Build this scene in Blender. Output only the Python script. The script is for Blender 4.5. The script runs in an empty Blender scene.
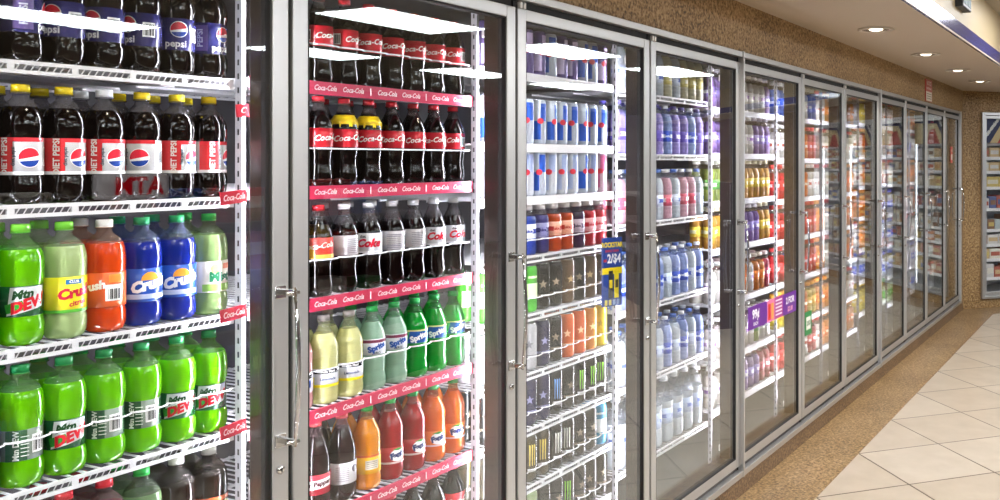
import bpy, bmesh, math, random
from mathutils import Vector, Matrix
R = math.radians
PI = math.pi
sc = bpy.context.scene
COL = sc.collection

# ------------------------------------------------------------------ camera, world, light, exposure
H, D, TH, FPX = 1.549, 1.674, R(24.77), 914.6
cam_d = bpy.data.cameras.new('camera')
cam_d.sensor_width = 36.0
cam_d.lens = FPX / 1000 * 36.0
cam_d.shift_x = (500 - 718) / 1000
cam_d.shift_y = (161 - 250) / 1000
cam_d.clip_start = 0.02
cam = bpy.data.objects.new('camera', cam_d)
COL.objects.link(cam)
cam.location = (0, -D, H)
cam.rotation_euler = (PI / 2, 0, TH - PI / 2)
sc.camera = cam

w = bpy.data.worlds.new('world')
sc.world = w
w.use_nodes = True
w.node_tree.nodes['Background'].inputs[0].default_value = (0.9, 0.93, 1.0, 1)
w.node_tree.nodes['Background'].inputs[1].default_value = 0.3

sc.view_settings.view_transform = 'Standard'
sc.view_settings.look = 'None'
sc.view_settings.exposure = 0.0
sc.view_settings.gamma = 1.0
sc.view_settings.use_curve_mapping = False
sc.cycles.use_denoising = True
sc.cycles.max_bounces = 10
sc.cycles.transparent_max_bounces = 24
sc.cycles.glossy_bounces = 4
sc.cycles.transmission_bounces = 4
sc.cycles.caustics_reflective = False
sc.cycles.caustics_refractive = False
sc.cycles.sample_clamp_indirect = 6.0

PANEL_STRENGTH = 25.0       # ceiling fixtures
TUBE_STRENGTH = 210.0        # tubes inside the coolers
SPOT_WATTS = 42.0           # recessed downlights

# ------------------------------------------------------------------ materials
MATS = {}

def srgb(c):
    if isinstance(c, str):
        c = tuple(int(c[i:i + 2], 16) / 255 for i in (0, 2, 4))
    return tuple((x / 12.92 if x <= .04045 else ((x + .055) / 1.055) ** 2.4) for x in c) + (1,)

def mat(name, col='808080', rough=.5, metal=0., emit=None, es=0., coat=0., spec=.5, aniso=0.):
    if name in MATS:
        return MATS[name]
    m = bpy.data.materials.new(name)
    m.use_nodes = True
    b = m.node_tree.nodes['Principled BSDF']
    b.inputs['Base Color'].default_value = srgb(col)
    b.inputs['Roughness'].default_value = rough
    b.inputs['Metallic'].default_value = metal
    b.inputs['Coat Weight'].default_value = coat
    b.inputs['Specular IOR Level'].default_value = spec
    if aniso:
        b.inputs['Anisotropic'].default_value = aniso
    if emit:
        b.inputs['Emission Color'].default_value = srgb(emit)
        b.inputs['Emission Strength'].default_value = es
    MATS[name] = m
    return m

def P(col, rough=.35, coat=.0):
    """printed plastic / paper of one colour"""
    return mat('print_' + col + ('_g' if rough < .3 else ''), col, rough, coat=coat)

def granite(name, c0, c1, c2, scale=60, rough=.35, spec=.5):
    m = bpy.data.materials.new(name)
    m.use_nodes = True
    nt = m.node_tree
    b = nt.nodes['Principled BSDF']
    tc = nt.nodes.new('ShaderNodeTexCoord')
    n1 = nt.nodes.new('ShaderNodeTexNoise')
    n1.inputs['Scale'].default_value = scale
    n1.inputs['Detail'].default_value = 5
    n1.inputs['Roughness'].default_value = .65
    v = nt.nodes.new('ShaderNodeTexVoronoi')
    v.inputs['Scale'].default_value = scale * 1.6
    n2 = nt.nodes.new('ShaderNodeTexNoise')
    n2.inputs['Scale'].default_value = 3.0
    mx = nt.nodes.new('ShaderNodeMath'); mx.operation = 'MULTIPLY_ADD'
    mx.inputs[1].default_value = .35
    r = nt.nodes.new('ShaderNodeValToRGB')
    e = r.color_ramp.elements
    e[0].position = .38; e[0].color = srgb(c0)
    e[1].position = .78; e[1].color = srgb(c2)
    x = e.new(.56); x.color = srgb(c1)
    for n in (n1, v, n2):
        nt.links.new(tc.outputs['Object'], n.inputs['Vector'])
    nt.links.new(v.outputs['Distance'], mx.inputs[0])
    nt.links.new(n1.outputs['Fac'], mx.inputs[2])
    a2 = nt.nodes.new('ShaderNodeMath'); a2.operation = 'MULTIPLY_ADD'
    a2.inputs[1].default_value = .25; 
    nt.links.new(n2.outputs['Fac'], a2.inputs[0]); 
    s2 = nt.nodes.new('ShaderNodeMath'); s2.operation = 'SUBTRACT'; s2.inputs[1].default_value = .2
    nt.links.new(mx.outputs[0], s2.inputs[0])
    nt.links.new(s2.outputs[0], a2.inputs[2])
    nt.links.new(a2.outputs[0], r.inputs[0])
    nt.links.new(r.outputs[0], b.inputs['Base Color'])
    b.inputs['Roughness'].default_value = rough
    b.inputs['Specular IOR Level'].default_value = spec
    return m

M_WALL = granite('granite_wall', '40301c', '8c6c42', 'ba9c70', 55, .55)
M_CURB = granite('granite_curb', '3e2e20', '6b533b', '95795c', 70, .4)
M_STRIP = granite('granite_floor', '544228', '836947', 'b49872', 60, .34)

def tile_mat():
    m = bpy.data.materials.new('floor_tile')
    m.use_nodes = True
    nt = m.node_tree
    b = nt.nodes['Principled BSDF']
    tc = nt.nodes.new('ShaderNodeTexCoord')
    mp = nt.nodes.new('ShaderNodeMapping')
    mp.vector_type = 'TEXTURE'
    mp.inputs['Location'].default_value = (5.403, -.322, 0)
    mp.inputs['Rotation'].default_value = (0, 0, R(45))
    nt.links.new(tc.outputs['Object'], mp.inputs['Vector'])
    br = nt.nodes.new('ShaderNodeTexBrick')
    br.offset = 0
    br.inputs['Scale'].default_value = 1
    br.inputs['Brick Width'].default_value = .4915
    br.inputs['Row Height'].default_value = .4915
    br.inputs['Mortar Size'].default_value = .0042
    br.inputs['Mortar Smooth'].default_value = .1
    br.inputs['Color1'].default_value = srgb('c4b9aa')
    br.inputs['Color2'].default_value = srgb('bbae9d')
    br.inputs['Mortar'].default_value = srgb('4a3a2c')
    nt.links.new(mp.outputs[0], br.inputs['Vector'])
    n = nt.nodes.new('ShaderNodeTexNoise')
    n.inputs['Scale'].default_value = 7
    n.inputs['Detail'].default_value = 6
    nt.links.new(tc.outputs['Object'], n.inputs['Vector'])
    rp = nt.nodes.new('ShaderNodeValToRGB')
    rp.color_ramp.elements[0].position = .3; rp.color_ramp.elements[0].color = (.8, .78, .74, 1)
    rp.color_ramp.elements[1].position = .7; rp.color_ramp.elements[1].color = (1, 1, 1, 1)
    nt.links.new(n.outputs['Fac'], rp.inputs[0])
    mx = nt.nodes.new('ShaderNodeMix'); mx.data_type = 'RGBA'; mx.blend_type = 'MULTIPLY'
    mx.inputs['Factor'].default_value = .6
    nt.links.new(br.outputs['Color'], mx.inputs['A'])
    nt.links.new(rp.outputs[0], mx.inputs['B'])
    nt.links.new(mx.outputs['Result'], b.inputs['Base Color'])
    b.inputs['Roughness'].default_value = .3
    return m

M_TILE = tile_mat()

M_LIP = mat('lamp_channel', '6a6560', .5)
def steel(name, col, rough, brushed_axis=2):
    m = bpy.data.materials.new(name)
    m.use_nodes = True
    nt = m.node_tree
    b = nt.nodes['Principled BSDF']
    b.inputs['Metallic'].default_value = .82
    tc = nt.nodes.new('ShaderNodeTexCoord')
    mp = nt.nodes.new('ShaderNodeMapping')
    s = [400, 400, 400]; s[brushed_axis] = 2
    mp.inputs['Scale'].default_value = s
    n = nt.nodes.new('ShaderNodeTexNoise'); n.inputs['Scale'].default_value = 1
    rp = nt.nodes.new('ShaderNodeMapRange')
    rp.inputs['To Min'].default_value = rough - .08
    rp.inputs['To Max'].default_value = rough + .12
    nt.links.new(tc.outputs['Object'], mp.inputs[0])
    nt.links.new(mp.outputs[0], n.inputs['Vector'])
    nt.links.new(n.outputs['Fac'], rp.inputs['Value'])
    nt.links.new(rp.outputs[0], b.inputs['Roughness'])
    b.inputs['Base Color'].default_value = srgb(col)
    return m

M_STEEL = steel('brushed_steel', 'c8c8c8', .36, 2)
M_STEELX = steel('brushed_steel_rail', 'c8c8c8', .34, 0)
M_CHROME = mat('chrome', 'd8d8d8', .15, 1.)
M_DARK = mat('black_gap', '0c0b0a', .6)
M_GASKET = mat('rubber_gasket', '1a1716', .6)
M_MULL = mat('mullion_dark', '3a302b', .28, .3)
M_WIRE = mat('white_wire', 'd6d5d9', .35)
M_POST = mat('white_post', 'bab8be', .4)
M_POST3 = mat('white_post_dimmer', '6c6b70', .5)  # same white post, dimmer light of the farthest bays put into its colour
M_POST2 = mat('white_post_dim', 'a5a4a8', .5)  # same white post, colour greyed to hold back the lamp glare on it
M_INNER = mat('cooler_inner', '4c4a4e', .6)
M_CEIL = mat('soffit_paint', 'c4b39d', .5)
M_CEIL2 = mat('ceiling_paint', 'a39a88', .7)
M_FASC = mat('fascia_paint', 'b5a27f', .5)
M_BLUE = mat('fascia_blue', '4a4a8c', .18, coat=.5)
M_WHITE = mat('white_paint', 'f4f2ee', .4)
M_PANEL = mat('panel_lit', 'ffffff', .5, emit='f6fbff', es=PANEL_STRENGTH)
M_PANEL2 = mat('panel_lit_soft', 'ffffff', .5, emit='f8fbff', es=13)
M_TUBE2 = mat('tube_dim', 'ffffff', .5, emit='f4f4ff', es=170)
M_TUBE = mat('tube_lit', 'ffffff', .5, emit='f4f4ff', es=TUBE_STRENGTH)
M_BULB = mat('bulb_lit', 'ffffff', .5, emit='fff0d8', es=3)

def glass_mat():
    m = bpy.data.materials.new('door_glass')
    m.use_nodes = True
    nt = m.node_tree
    nt.nodes.remove(nt.nodes['Principled BSDF'])
    out = nt.nodes['Material Output']
    lw = nt.nodes.new('ShaderNodeLayerWeight'); lw.inputs['Blend'].default_value = .5
    pw = nt.nodes.new('ShaderNodeMath'); pw.operation = 'POWER'; pw.inputs[1].default_value = 3.6
    nt.links.new(lw.outputs['Facing'], pw.inputs[0])
    ma = nt.nodes.new('ShaderNodeMath'); ma.operation = 'MULTIPLY_ADD'
    ma.inputs[1].default_value = 1.0; ma.inputs[2].default_value = .034
    nt.links.new(pw.outputs[0], ma.inputs[0])
    t = nt.nodes.new('ShaderNodeBsdfTransparent'); t.inputs[0].default_value = (.975, .985, .98, 1)
    g = nt.nodes.new('ShaderNodeBsdfGlossy'); g.inputs['Roughness'].default_value = 0.0
    g.inputs['Color'].default_value = (.97, 1, .99, 1)
    mx = nt.nodes.new('ShaderNodeMixShader')
    nt.links.new(ma.outputs[0], mx.inputs[0])
    nt.links.new(t.outputs[0], mx.inputs[1])
    nt.links.new(g.outputs[0], mx.inputs[2])
    nt.links.new(mx.outputs[0], out.inputs[0])
    return m

M_GLASS = glass_mat()

def liquid(name, col, fill, shell='d8dcdc', trans=.35):
    """bottle wall: liquid colour below the fill line, clear plastic above it"""
    key = 'liquid_' + name
    if key in MATS:
        return MATS[key]
    m = bpy.data.materials.new(key)
    m.use_nodes = True
    nt = m.node_tree
    b = nt.nodes['Principled BSDF']
    b.inputs['Base Color'].default_value = srgb(col)
    b.inputs['Roughness'].default_value = .09
    b.inputs['Coat Weight'].default_value = .8; b.inputs['Coat Roughness'].default_value = .04
    tr = nt.nodes.new('ShaderNodeBsdfTranslucent'); tr.inputs[0].default_value = srgb(col)
    m1 = nt.nodes.new('ShaderNodeMixShader'); m1.inputs[0].default_value = trans
    nt.links.new(b.outputs[0], m1.inputs[1]); nt.links.new(tr.outputs[0], m1.inputs[2])
    nz = nt.nodes.new('ShaderNodeTexNoise'); nz.inputs['Scale'].default_value = 75; nz.inputs['Detail'].default_value = 1
    bp = nt.nodes.new('ShaderNodeBump'); bp.inputs['Strength'].default_value = .35; bp.inputs['Distance'].default_value = .002
    tc = nt.nodes.new('ShaderNodeTexCoord')
    nt.links.new(tc.outputs['Object'], nz.inputs['Vector']); nt.links.new(nz.outputs['Fac'], bp.inputs['Height'])
    nt.links.new(bp.outputs[0], b.inputs['Normal']); nt.links.new(bp.outputs[0], b.inputs['Coat Normal'])
    t0 = nt.nodes.new('ShaderNodeBsdfGlass'); t0.inputs['Color'].default_value = srgb(col); t0.inputs['IOR'].default_value = 1.25; t0.inputs['Roughness'].default_value = .03
    nt.links.new(bp.outputs[0], t0.inputs['Normal'])
    m0 = nt.nodes.new('ShaderNodeMixShader'); m0.inputs[0].default_value = .42 if sum(srgb(col)[:3]) < .12 else .2
    nt.links.new(m1.outputs[0], m0.inputs[1]); nt.links.new(t0.outputs[0], m0.inputs[2])
    tp = nt.nodes.new('ShaderNodeBsdfTransparent'); tp.inputs[0].default_value = srgb(shell)
    gl = nt.nodes.new('ShaderNodeBsdfPrincipled')
    gl.inputs['Base Color'].default_value = srgb(shell); gl.inputs['Roughness'].default_value = .08; nt.links.new(bp.outputs[0], gl.inputs['Normal'])
    m2 = nt.nodes.new('ShaderNodeMixShader'); m2.inputs[0].default_value = .13
    nt.links.new(tp.outputs[0], m2.inputs[1]); nt.links.new(gl.outputs[0], m2.inputs[2])
    sx = nt.nodes.new('ShaderNodeSeparateXYZ')
    cp = nt.nodes.new('ShaderNodeMath'); cp.operation = 'GREATER_THAN'; cp.inputs[1].default_value = fill
    nt.links.new(tc.outputs['Object'], sx.inputs[0]); nt.links.new(sx.outputs[2], cp.inputs[0])
    m3 = nt.nodes.new('ShaderNodeMixShader')
    nt.links.new(cp.outputs[0], m3.inputs[0])
    nt.links.new(m0.outputs[0], m3.inputs[1]); nt.links.new(m2.outputs[0], m3.inputs[2])
    nt.links.new(m3.outputs[0], nt.nodes['Material Output'].inputs[0])
    MATS[key] = m
    return m

# ------------------------------------------------------------------ mesh helpers
def link_mesh(name, me, parent=None, loc=None, rz=0):
    o = bpy.data.objects.new(name, me)
    COL.objects.link(o)
    if parent is not None:
        o.parent = parent
    if loc is not None:
        o.location = loc
    o.rotation_euler.z = rz
    return o

def tag(o, label=None, cat=None, group=None, kind=None):
    if label: o['label'] = label
    if cat: o['category'] = cat
    if group: o['group'] = group
    if kind: o['kind'] = kind
    return o

def empty(name, loc, rz=0, **k):
    o = bpy.data.objects.new(name, None)
    COL.objects.link(o)
    o.location = loc
    o.rotation_euler.z = rz
    tag(o, **k)
    return o

class MB:
    """collects geometry with several materials into one mesh"""
    def __init__(s):
        s.dz = 0; s.v = []; s.f = []; s.m = []; s.mats = []; s.sm = []
    def mi(s, m):
        if m not in s.mats: s.mats.append(m)
        return s.mats.index(m)
    def add(s, vs, fs, m, smooth=False):
        o = len(s.v); k = s.mi(m)
        s.v += [tuple(v) for v in vs]
        for f in fs:
            s.f.append(tuple(i + o for i in f)); s.m.append(k); s.sm.append(smooth)
    def box(s, x0, x1, y0, y1, z0, z1, m, bev=0):
        if bev:
            b = bmesh.new()
            bmesh.ops.create_cube(b, size=1)
            for v in b.verts:
                v.co = Vector(((x0 + x1) / 2 + v.co.x * (x1 - x0), (y0 + y1) / 2 + v.co.y * (y1 - y0), (z0 + z1) / 2 + v.co.z * (z1 - z0)))
            bmesh.ops.bevel(b, geom=b.edges[:], offset=bev, segments=2, affect='EDGES', profile=.5)
            b.verts.index_update()
            s.add([v.co for v in b.verts], [[v.index for v in f.verts] for f in b.faces], m)
            b.free()
            return
        vs = [(x, y, z) for x in (x0, x1) for y in (y0, y1) for z in (z0, z1)]
        s.add(vs, [(0, 1, 3, 2), (4, 6, 7, 5), (0, 4, 5, 1), (2, 3, 7, 6), (0, 2, 6, 4), (1, 5, 7, 3)], m)
    def prism(s, pts, z0, z1, m):
        n = len(pts)
        vs = [(x, y, z0) for x, y in pts] + [(x, y, z1) for x, y in pts]
        s.add(vs, [tuple(range(n))[::-1], tuple(range(n, 2 * n))] + [(i, (i + 1) % n, n + (i + 1) % n, n + i) for i in range(n)], m)
    def tube(s, pts, r, m, n=8, closed=False):
        pts = [Vector(p) for p in pts]
        rings = []
        N = len(pts)
        for i, p in enumerate(pts):
            a = pts[i - 1] if (i > 0 or closed) else p
            b = pts[(i + 1) % N] if (i < N - 1 or closed) else p
            t = (b - a).normalized()
            u = t.cross(Vector((0, 0, 1)))
            if u.length < .1: u = t.cross(Vector((0, 1, 0)))
            u.normalize(); w_ = t.cross(u)
            rr = r[i] if isinstance(r, (list, tuple)) else r
            rings.append([p + u * (math.cos(2 * PI * k / n) * rr) + w_ * (math.sin(2 * PI * k / n) * rr) for k in range(n)])
        vs = [v for g in rings for v in g]
        fs = []
        for i in range(N if closed else N - 1):
            j = (i + 1) % N
            for k in range(n):
                fs.append((i * n + k, i * n + (k + 1) % n, j * n + (k + 1) % n, j * n + k))
        if not closed:
            fs.append(tuple(range(n))[::-1]); fs.append(tuple((N - 1) * n + k for k in range(n)))
        s.add(vs, fs, m, True)
    def lathe(s, prof, m, n=24, mod=None, cx=0, cy=0, cz=0):
        vs = []; fs = []; idx = []
        for (r, z) in prof:
            if r < 1e-5:
                idx.append([len(vs)]); vs.append((cx, cy, cz + z))
            else:
                st = len(vs); idx.append(list(range(st, st + n)))
                for k in range(n):
                    a = 2 * PI * k / n
                    q = r * (mod(a, z) if mod else 1)
                    vs.append((cx + q * math.cos(a), cy + q * math.sin(a), cz + z))
        for a, b in zip(idx, idx[1:]):
            for k in range(n):
                k2 = (k + 1) % n
                if len(a) == 1 and len(b) == 1: continue
                if len(a) == 1: fs.append((a[0], b[k2], b[k]))
                elif len(b) == 1: fs.append((a[k], a[k2], b[0]))
                else: fs.append((a[k], a[k2], b[k2], b[k]))
        s.add(vs, fs, m, True)
    def wrapped(s, vs, fs, m, r, flip=False):
        """(u, z) points wrapped round a cylinder, centre facing -y"""
        b = bmesh.new()
        bv = [b.verts.new((u, z, 0)) for u, z in vs]
        for f in fs:
            try: b.faces.new([bv[i] for i in f])
            except ValueError: pass
        us = [u for u, z in vs]
        k = math.floor(min(us) / .0045) + 1
        while k * .0045 < max(us):
            bmesh.ops.bisect_plane(b, geom=b.verts[:] + b.edges[:] + b.faces[:], plane_co=(k * .0045, 0, 0), plane_no=(1, 0, 0), dist=1e-6)
            k += 1
        b.verts.index_update()
        s.add([(r * math.cos(-PI / 2 + v.co.x / r), r * math.sin(-PI / 2 + v.co.x / r), v.co.y + s.dz) for v in b.verts], [[v.index for v in f.verts] for f in b.faces], m, False)
        b.free()
    def mesh(s, name):
        me = bpy.data.meshes.new(name)
        me.from_pydata(s.v, [], s.f)
        for m in s.mats: me.materials.append(m)
        me.polygons.foreach_set('material_index', s.m)
        me.polygons.foreach_set('use_smooth', s.sm)
        me.update()
        return me
    def build(s, name, parent=None, loc=None, rz=0):
        return link_mesh(name, s.mesh(name), parent, loc, rz)

def copy_tree(o, parent=None):
    c = o.copy()
    COL.objects.link(c)
    if parent is not None: c.parent = parent
    for ch in KIDS.get(o.name, []):
        copy_tree(ch, c)
    return c
KIDS = {}

_txt = {}
def text_geo(s, size=1.0, bold=0.0, shear=0.0):
    key = (s, bold, shear)
    if key not in _txt:
        c = bpy.data.curves.new('t', 'FONT')
        c.body = s; c.size = 1; c.offset = bold; c.shear = shear
        c.align_x = 'CENTER'; c.align_y = 'CENTER'
        c.resolution_u = 2
        o = bpy.data.objects.new('t', c)
        COL.objects.link(o)
        bpy.context.view_layer.update()
        me = o.to_mesh()
        vs = [(v.co.x, v.co.y) for v in me.vertices]
        fs = [tuple(p.vertices) for p in me.polygons]
        o.to_mesh_clear()
        bpy.data.objects.remove(o); bpy.data.curves.remove(c)
        _txt[key] = (vs, fs)
    vs, fs = _txt[key]
    return [(x * size, y * size) for x, y in vs], fs

def flat_text(mb, s, cx, cz, y, size, m, bold=.0, shear=0., sx=1., rot=0.):
    """text standing in the xz plane, readable from -y"""
    vs, fs = text_geo(s, size, bold, shear)
    ca, sa = math.cos(rot), math.sin(rot)
    mb.add([(cx + (x * ca * sx - z * sa), y, cz + (x * sx * sa + z * ca)) for x, z in vs], fs, m)

# ------------------------------------------------------------------ dimensions of the cooler wall
B = [.600, 1.415, 2.208, 3.021, 3.876, 4.721, 5.511, 6.342, 7.146, 7.925, 8.730, 9.514]
XC = 9.73                       # corner with the far wall
FD = Vector((math.sqrt(.5), -math.sqrt(.5), 0))   # far wall direction
ORD = ['first', 'second', 'third', 'fourth', 'fifth', 'sixth', 'seventh', 'eighth', 'ninth', 'tenth', 'eleventh', 'twelfth', 'thirteenth', 'fourteenth']
SHELVES = {
    0: [1.729, 1.468, 1.209, .949, .690, .42],
    1: [1.738, 1.482, 1.208, .936, .674, .408],
    2: [1.835, 1.602, 1.428, 1.232, 1.039, .845, .660, .471, .28],
    3: [1.823, 1.575, 1.298, .958, .658, .332],
    4: [1.80, 1.582, 1.354, 1.126, .86, .588, .362],
    5: [1.80, 1.56, 1.33, 1.10, .86, .60, .362],
    6: [1.80, 1.56, 1.33, 1.10, .86, .60, .362],
    7: [1.82, 1.59, 1.365, 1.14, .91, .68, .45],
    8: [1.82, 1.60, 1.36, 1.12, .88, .62, .40],
    9: [1.82, 1.60, 1.36, 1.12, .88, .62, .40],
    10: [1.75, 1.40, 1.05, .70, .35],
}

# ------------------------------------------------------------------ setting
def st(name, mb, kind='structure'):
    o = mb.build(name)
    o['kind'] = kind
    return o

# floor: tile field behind and around the granite strip
m = MB(); m.prism([(-4, -9.5), (20, -9.5), (20, 1.5), (-4, 1.5)], -.1, 0, M_TILE); st('floor', m)
def offpoly(d, L=9.0, x0=-4):
    """polygon between the cooler + far wall line and a line D in front of it"""
    c = Vector((XC, 0, 0)); n = Vector((-math.sqrt(.5), -math.sqrt(.5), 0))
    q = c + n * d
    t = (d + q.y) / math.sqrt(.5)
    k = q + FD * t
    e = c + FD * L; f = e + n * d
    return [(x0, 0), (x0, -d), (k.x, k.y), (f.x, f.y), (e.x, e.y), (XC, 0)]
m = MB(); m.prism(offpoly(.322), 0, .0025, M_STRIP); st('floor_border', m)
# curb under the coolers, granite over them
m = MB(); m.box(B[0] - 4, XC, 0, .2, 0, .097, M_CURB); st('baseboard_cooler', m)
m = MB(); m.box(B[0] - 4, XC, 0.0, .12, 2.05, 2.28, M_WALL); st('wall_above_coolers', m)
m = MB(); m.box(B[-1] + .008, XC, 0, .12, .097, 2.05, M_WALL); st('wall_corner', m)
m = MB(); m.box(-4, B[0], 0, .12, .097, 2.05, M_WALL); st('wall_start', m)
# far wall, built in its own frame: u along FD, v behind it
def far(name, boxes, matl, kind='structure'):
    mb = MB()
    for b in boxes: mb.box(*b, matl)
    o = mb.build(name, loc=(XC, 0, 0), rz=-PI / 4)
    if kind: o['kind'] = kind
    return o
FU = [.235, 1.02, 1.805, 2.59, 3.375]
far('wall_far', [(0, FU[0], 0, .12, 0, 2.28), (FU[0], FU[-1], 0, .12, 0, .10), (FU[0], FU[-1], 0, .12, 2.06, 2.28), (FU[-1], 9, 0, .12, 0, 2.28)], M_WALL)
far('wall_far_freezer_lining', [(FU[0] - .02, FU[-1] + .02, .9, .95, 0, 2.2), (FU[0] - .03, FU[0], .12, .9, 0, 2.2), (FU[-1], FU[-1] + .03, .12, .9, 0, 2.2),
                        (FU[0] - .02, FU[-1] + .02, .12, .9, 2.1, 2.15), (FU[0] - .02, FU[-1] + .02, .12, .9, 0, .1)], mat('freezer_lining', 'c9ccd2', .5))
# soffit over the coolers, its face and the main ceiling
m = MB(); m.prism(offpoly(.688), 2.28, 2.34, M_CEIL); st('ceiling_soffit', m)
o1 = offpoly(.688); o2 = offpoly(.66)
m = MB()
for z0, z1, mt, ex in ((2.28, 2.375, M_BLUE, .006), (2.375, 2.66, M_FASC, 0)):
    o1 = offpoly(.697 + ex); o2 = offpoly(.6885)
    for a, b in ((1, 2), (2, 3)):
        m.prism([o1[a], o1[b], o2[b], o2[a]], z0, z1, mt)
# small lip where the soffit turns up
o1 = offpoly(.708); o2 = offpoly(.7035)
for a, b in ((1, 2), (2, 3)):
    m.prism([o1[a], o1[b], o2[b], o2[a]], 2.279, 2.288, mat('soffit_lip', 'd6c8b0', .35))
st('trim_soffit_face', m)
m = MB(); m.box(-4, 20, -9.5, -.3, 2.66, 2.72, M_CEIL2); st('ceiling', m)
M_STORE = mat('store_wall', '453b30', .7)
m = MB(); m.box(-4.1, -4, -9.5, 1.5, 0, 2.7, M_STORE); st('wall_left', m)
m = MB(); m.box(-4, 20, -9.6, -9.5, 0, 2.7, M_STORE); st('wall_store_front', m)
m = MB(); m.box(19.9, 20, -9.5, 1.5, 0, 2.7, M_STORE); st('wall_right', m)
# walk-in cooler room behind the doors
m = MB(); m.box(B[0] - .6, XC, 1.05, 1.1, 0, 2.2, M_INNER); st('wall_cooler_rear', m)
m = MB(); m.box(B[0] - .6, XC, .12, 1.1, 2.12, 2.2, M_INNER); st('ceiling_cooler', m)
m = MB(); m.box(B[0] - .6, XC, .2, 1.1, .02, .09, mat('cooler_floor', '6a6660', .5)); st('floor_cooler', m)
m = MB(); m.box(B[0] - .62, B[0] - .57, .12, 1.1, 0, 2.2, M_INNER); st('wall_cooler_left', m)
m = MB(); m.box(XC - .03, XC, .12, 1.1, 0, 2.2, M_INNER); st('wall_cooler_right', m)

# stainless header and sill of the door run
m = MB()
m.box(B[0], B[-1] + .012, -.014, .03, 2.027, 2.052, M_STEELX, .002)
m.box(B[0], B[-1] + .012, .012, .11, 1.985, 2.05, M_DARK)
st('trim_1', m)
m = MB()
m.box(B[0], B[-1] + .012, -.016, .03, .095, .124, M_STEELX, .002)
m.box(B[0], B[-1] + .012, .012, .11, .097, .17, M_MULL)
st('trim_2', m)
k = 3
for i, b in enumerate(B):                       # mullion posts between the doors
    m = MB()
    m.box(b - .018, b + .018, .036, (.108 if i < 3 else .098), .12, 2.04, M_MULL, .003)
    m.box(b - .0085, b + .0085, .008, .036, .12, 2.04, M_DARK)
    st('trim_%d' % k, m); k += 1
for b in (B[4], B[7], B[0] , B[-1] + .006):     # cover strips where the frame modules meet
    m = MB(); m.box(b - .007, b + .007, -.020, .012, .095, 2.054, M_STEEL, .002)
    st('trim_%d' % k, m); k += 1

# ------------------------------------------------------------------ doors
def cooler_door(x0, x1, label, tilt=0.):
    g = .0055
    a, b, z0, z1 = x0 + g, x1 - g, .144, 2.004
    w_ = .0405
    t = empty('display_cooler', (a, 0, z0), label=label, cat='cooler', group='glass door coolers')
    L = b - a; Hh = z1 - z0
    f = MB()
    for (p, q, r_, s_) in ((0, w_, 0, Hh), (L - w_, L, 0, Hh)):
        f.box(p, q, 0, .034, r_, s_, M_STEEL, .003)
    f.box(w_, L - w_, .001, .034, 0, .040, M_STEELX, .002)
    f.box(w_, L - w_, .001, .034, Hh - .034, Hh, M_STEELX, .002)
    t2 = t; t = f.build('door', t)
    q = MB()
    for (p, r_) in ((w_, w_ + .005), (L - w_ - .005, L - w_)):
        q.box(p, r_, .003, .03, .04, Hh - .034, M_GASKET)
    q.box(w_, L - w_, .003, .03, .04, .045, M_GASKET); q.box(w_, L - w_, .003, .03, Hh - .039, Hh - .034, M_GASKET)
    q.build('gasket', t)
    gl = MB(); gl.box(w_ + .004, L - w_ - .004, .010, .016, .044, Hh - .038, M_GLASS)
    go = gl.build('glass_pane', t)
    h = MB()
    hx = L - .016
    pts = []
    for i in range(13):
        u = i / 12
        pts.append((hx, -.036 - .012 * math.sin(PI * u), .795 + .34 * u))
    h.tube(pts, [.0035 + .0022 * math.sin(PI * i / 12) for i in range(13)], M_CHROME, 8)
    for z in (.806, 1.124):
        br = h
        br.box(hx - .020, hx + .006, -.004, .001, z - .014, z + .014, M_CHROME, .0015)
        br.box(hx - .006, hx + .005, -.040, -.003, z - .007, z + .007, M_CHROME, .002)
        br.tube([(hx - .020, -.034, z), (hx + .010, -.038, z)], .0038, M_CHROME, 8)
    h.build('handle', t)
    lk = MB()
    lk.lathe([(0, 0), (.009, 0), (.009, .006), (.006, .008), (0, .008)], M_CHROME, 16)
    lk.box(-.0012, .0012, -.005, .005, .0078, .0086, M_DARK)
    lo = lk.build('lock', t, loc=(L - .024, 0, .744)); lo.rotation_euler = (PI / 2, 0, 0)
    for dx in (.012, .030):
        hp = MB(); hp.box(dx, dx + .010, .0, .012, Hh + .001, Hh + .020, M_WHITE, .001)
        hp.build('hinge_pin', t)
    return t2

behind = ['cola and citrus soda bottles', 'red strips and contour bottles', 'energy drink cans', 'water bottles', 'tea and juice bottles', 'sports drinks',
          'milk and juice bottles', 'bright juice bottles', 'blue and white drinks', 'pale dairy bottles', 'few bottles']
for i in range(11):
    cooler_door(B[i], B[i + 1], '%s steel framed cooler along the wall, %s behind its glass door' % (ORD[i], behind[i]))

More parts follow.
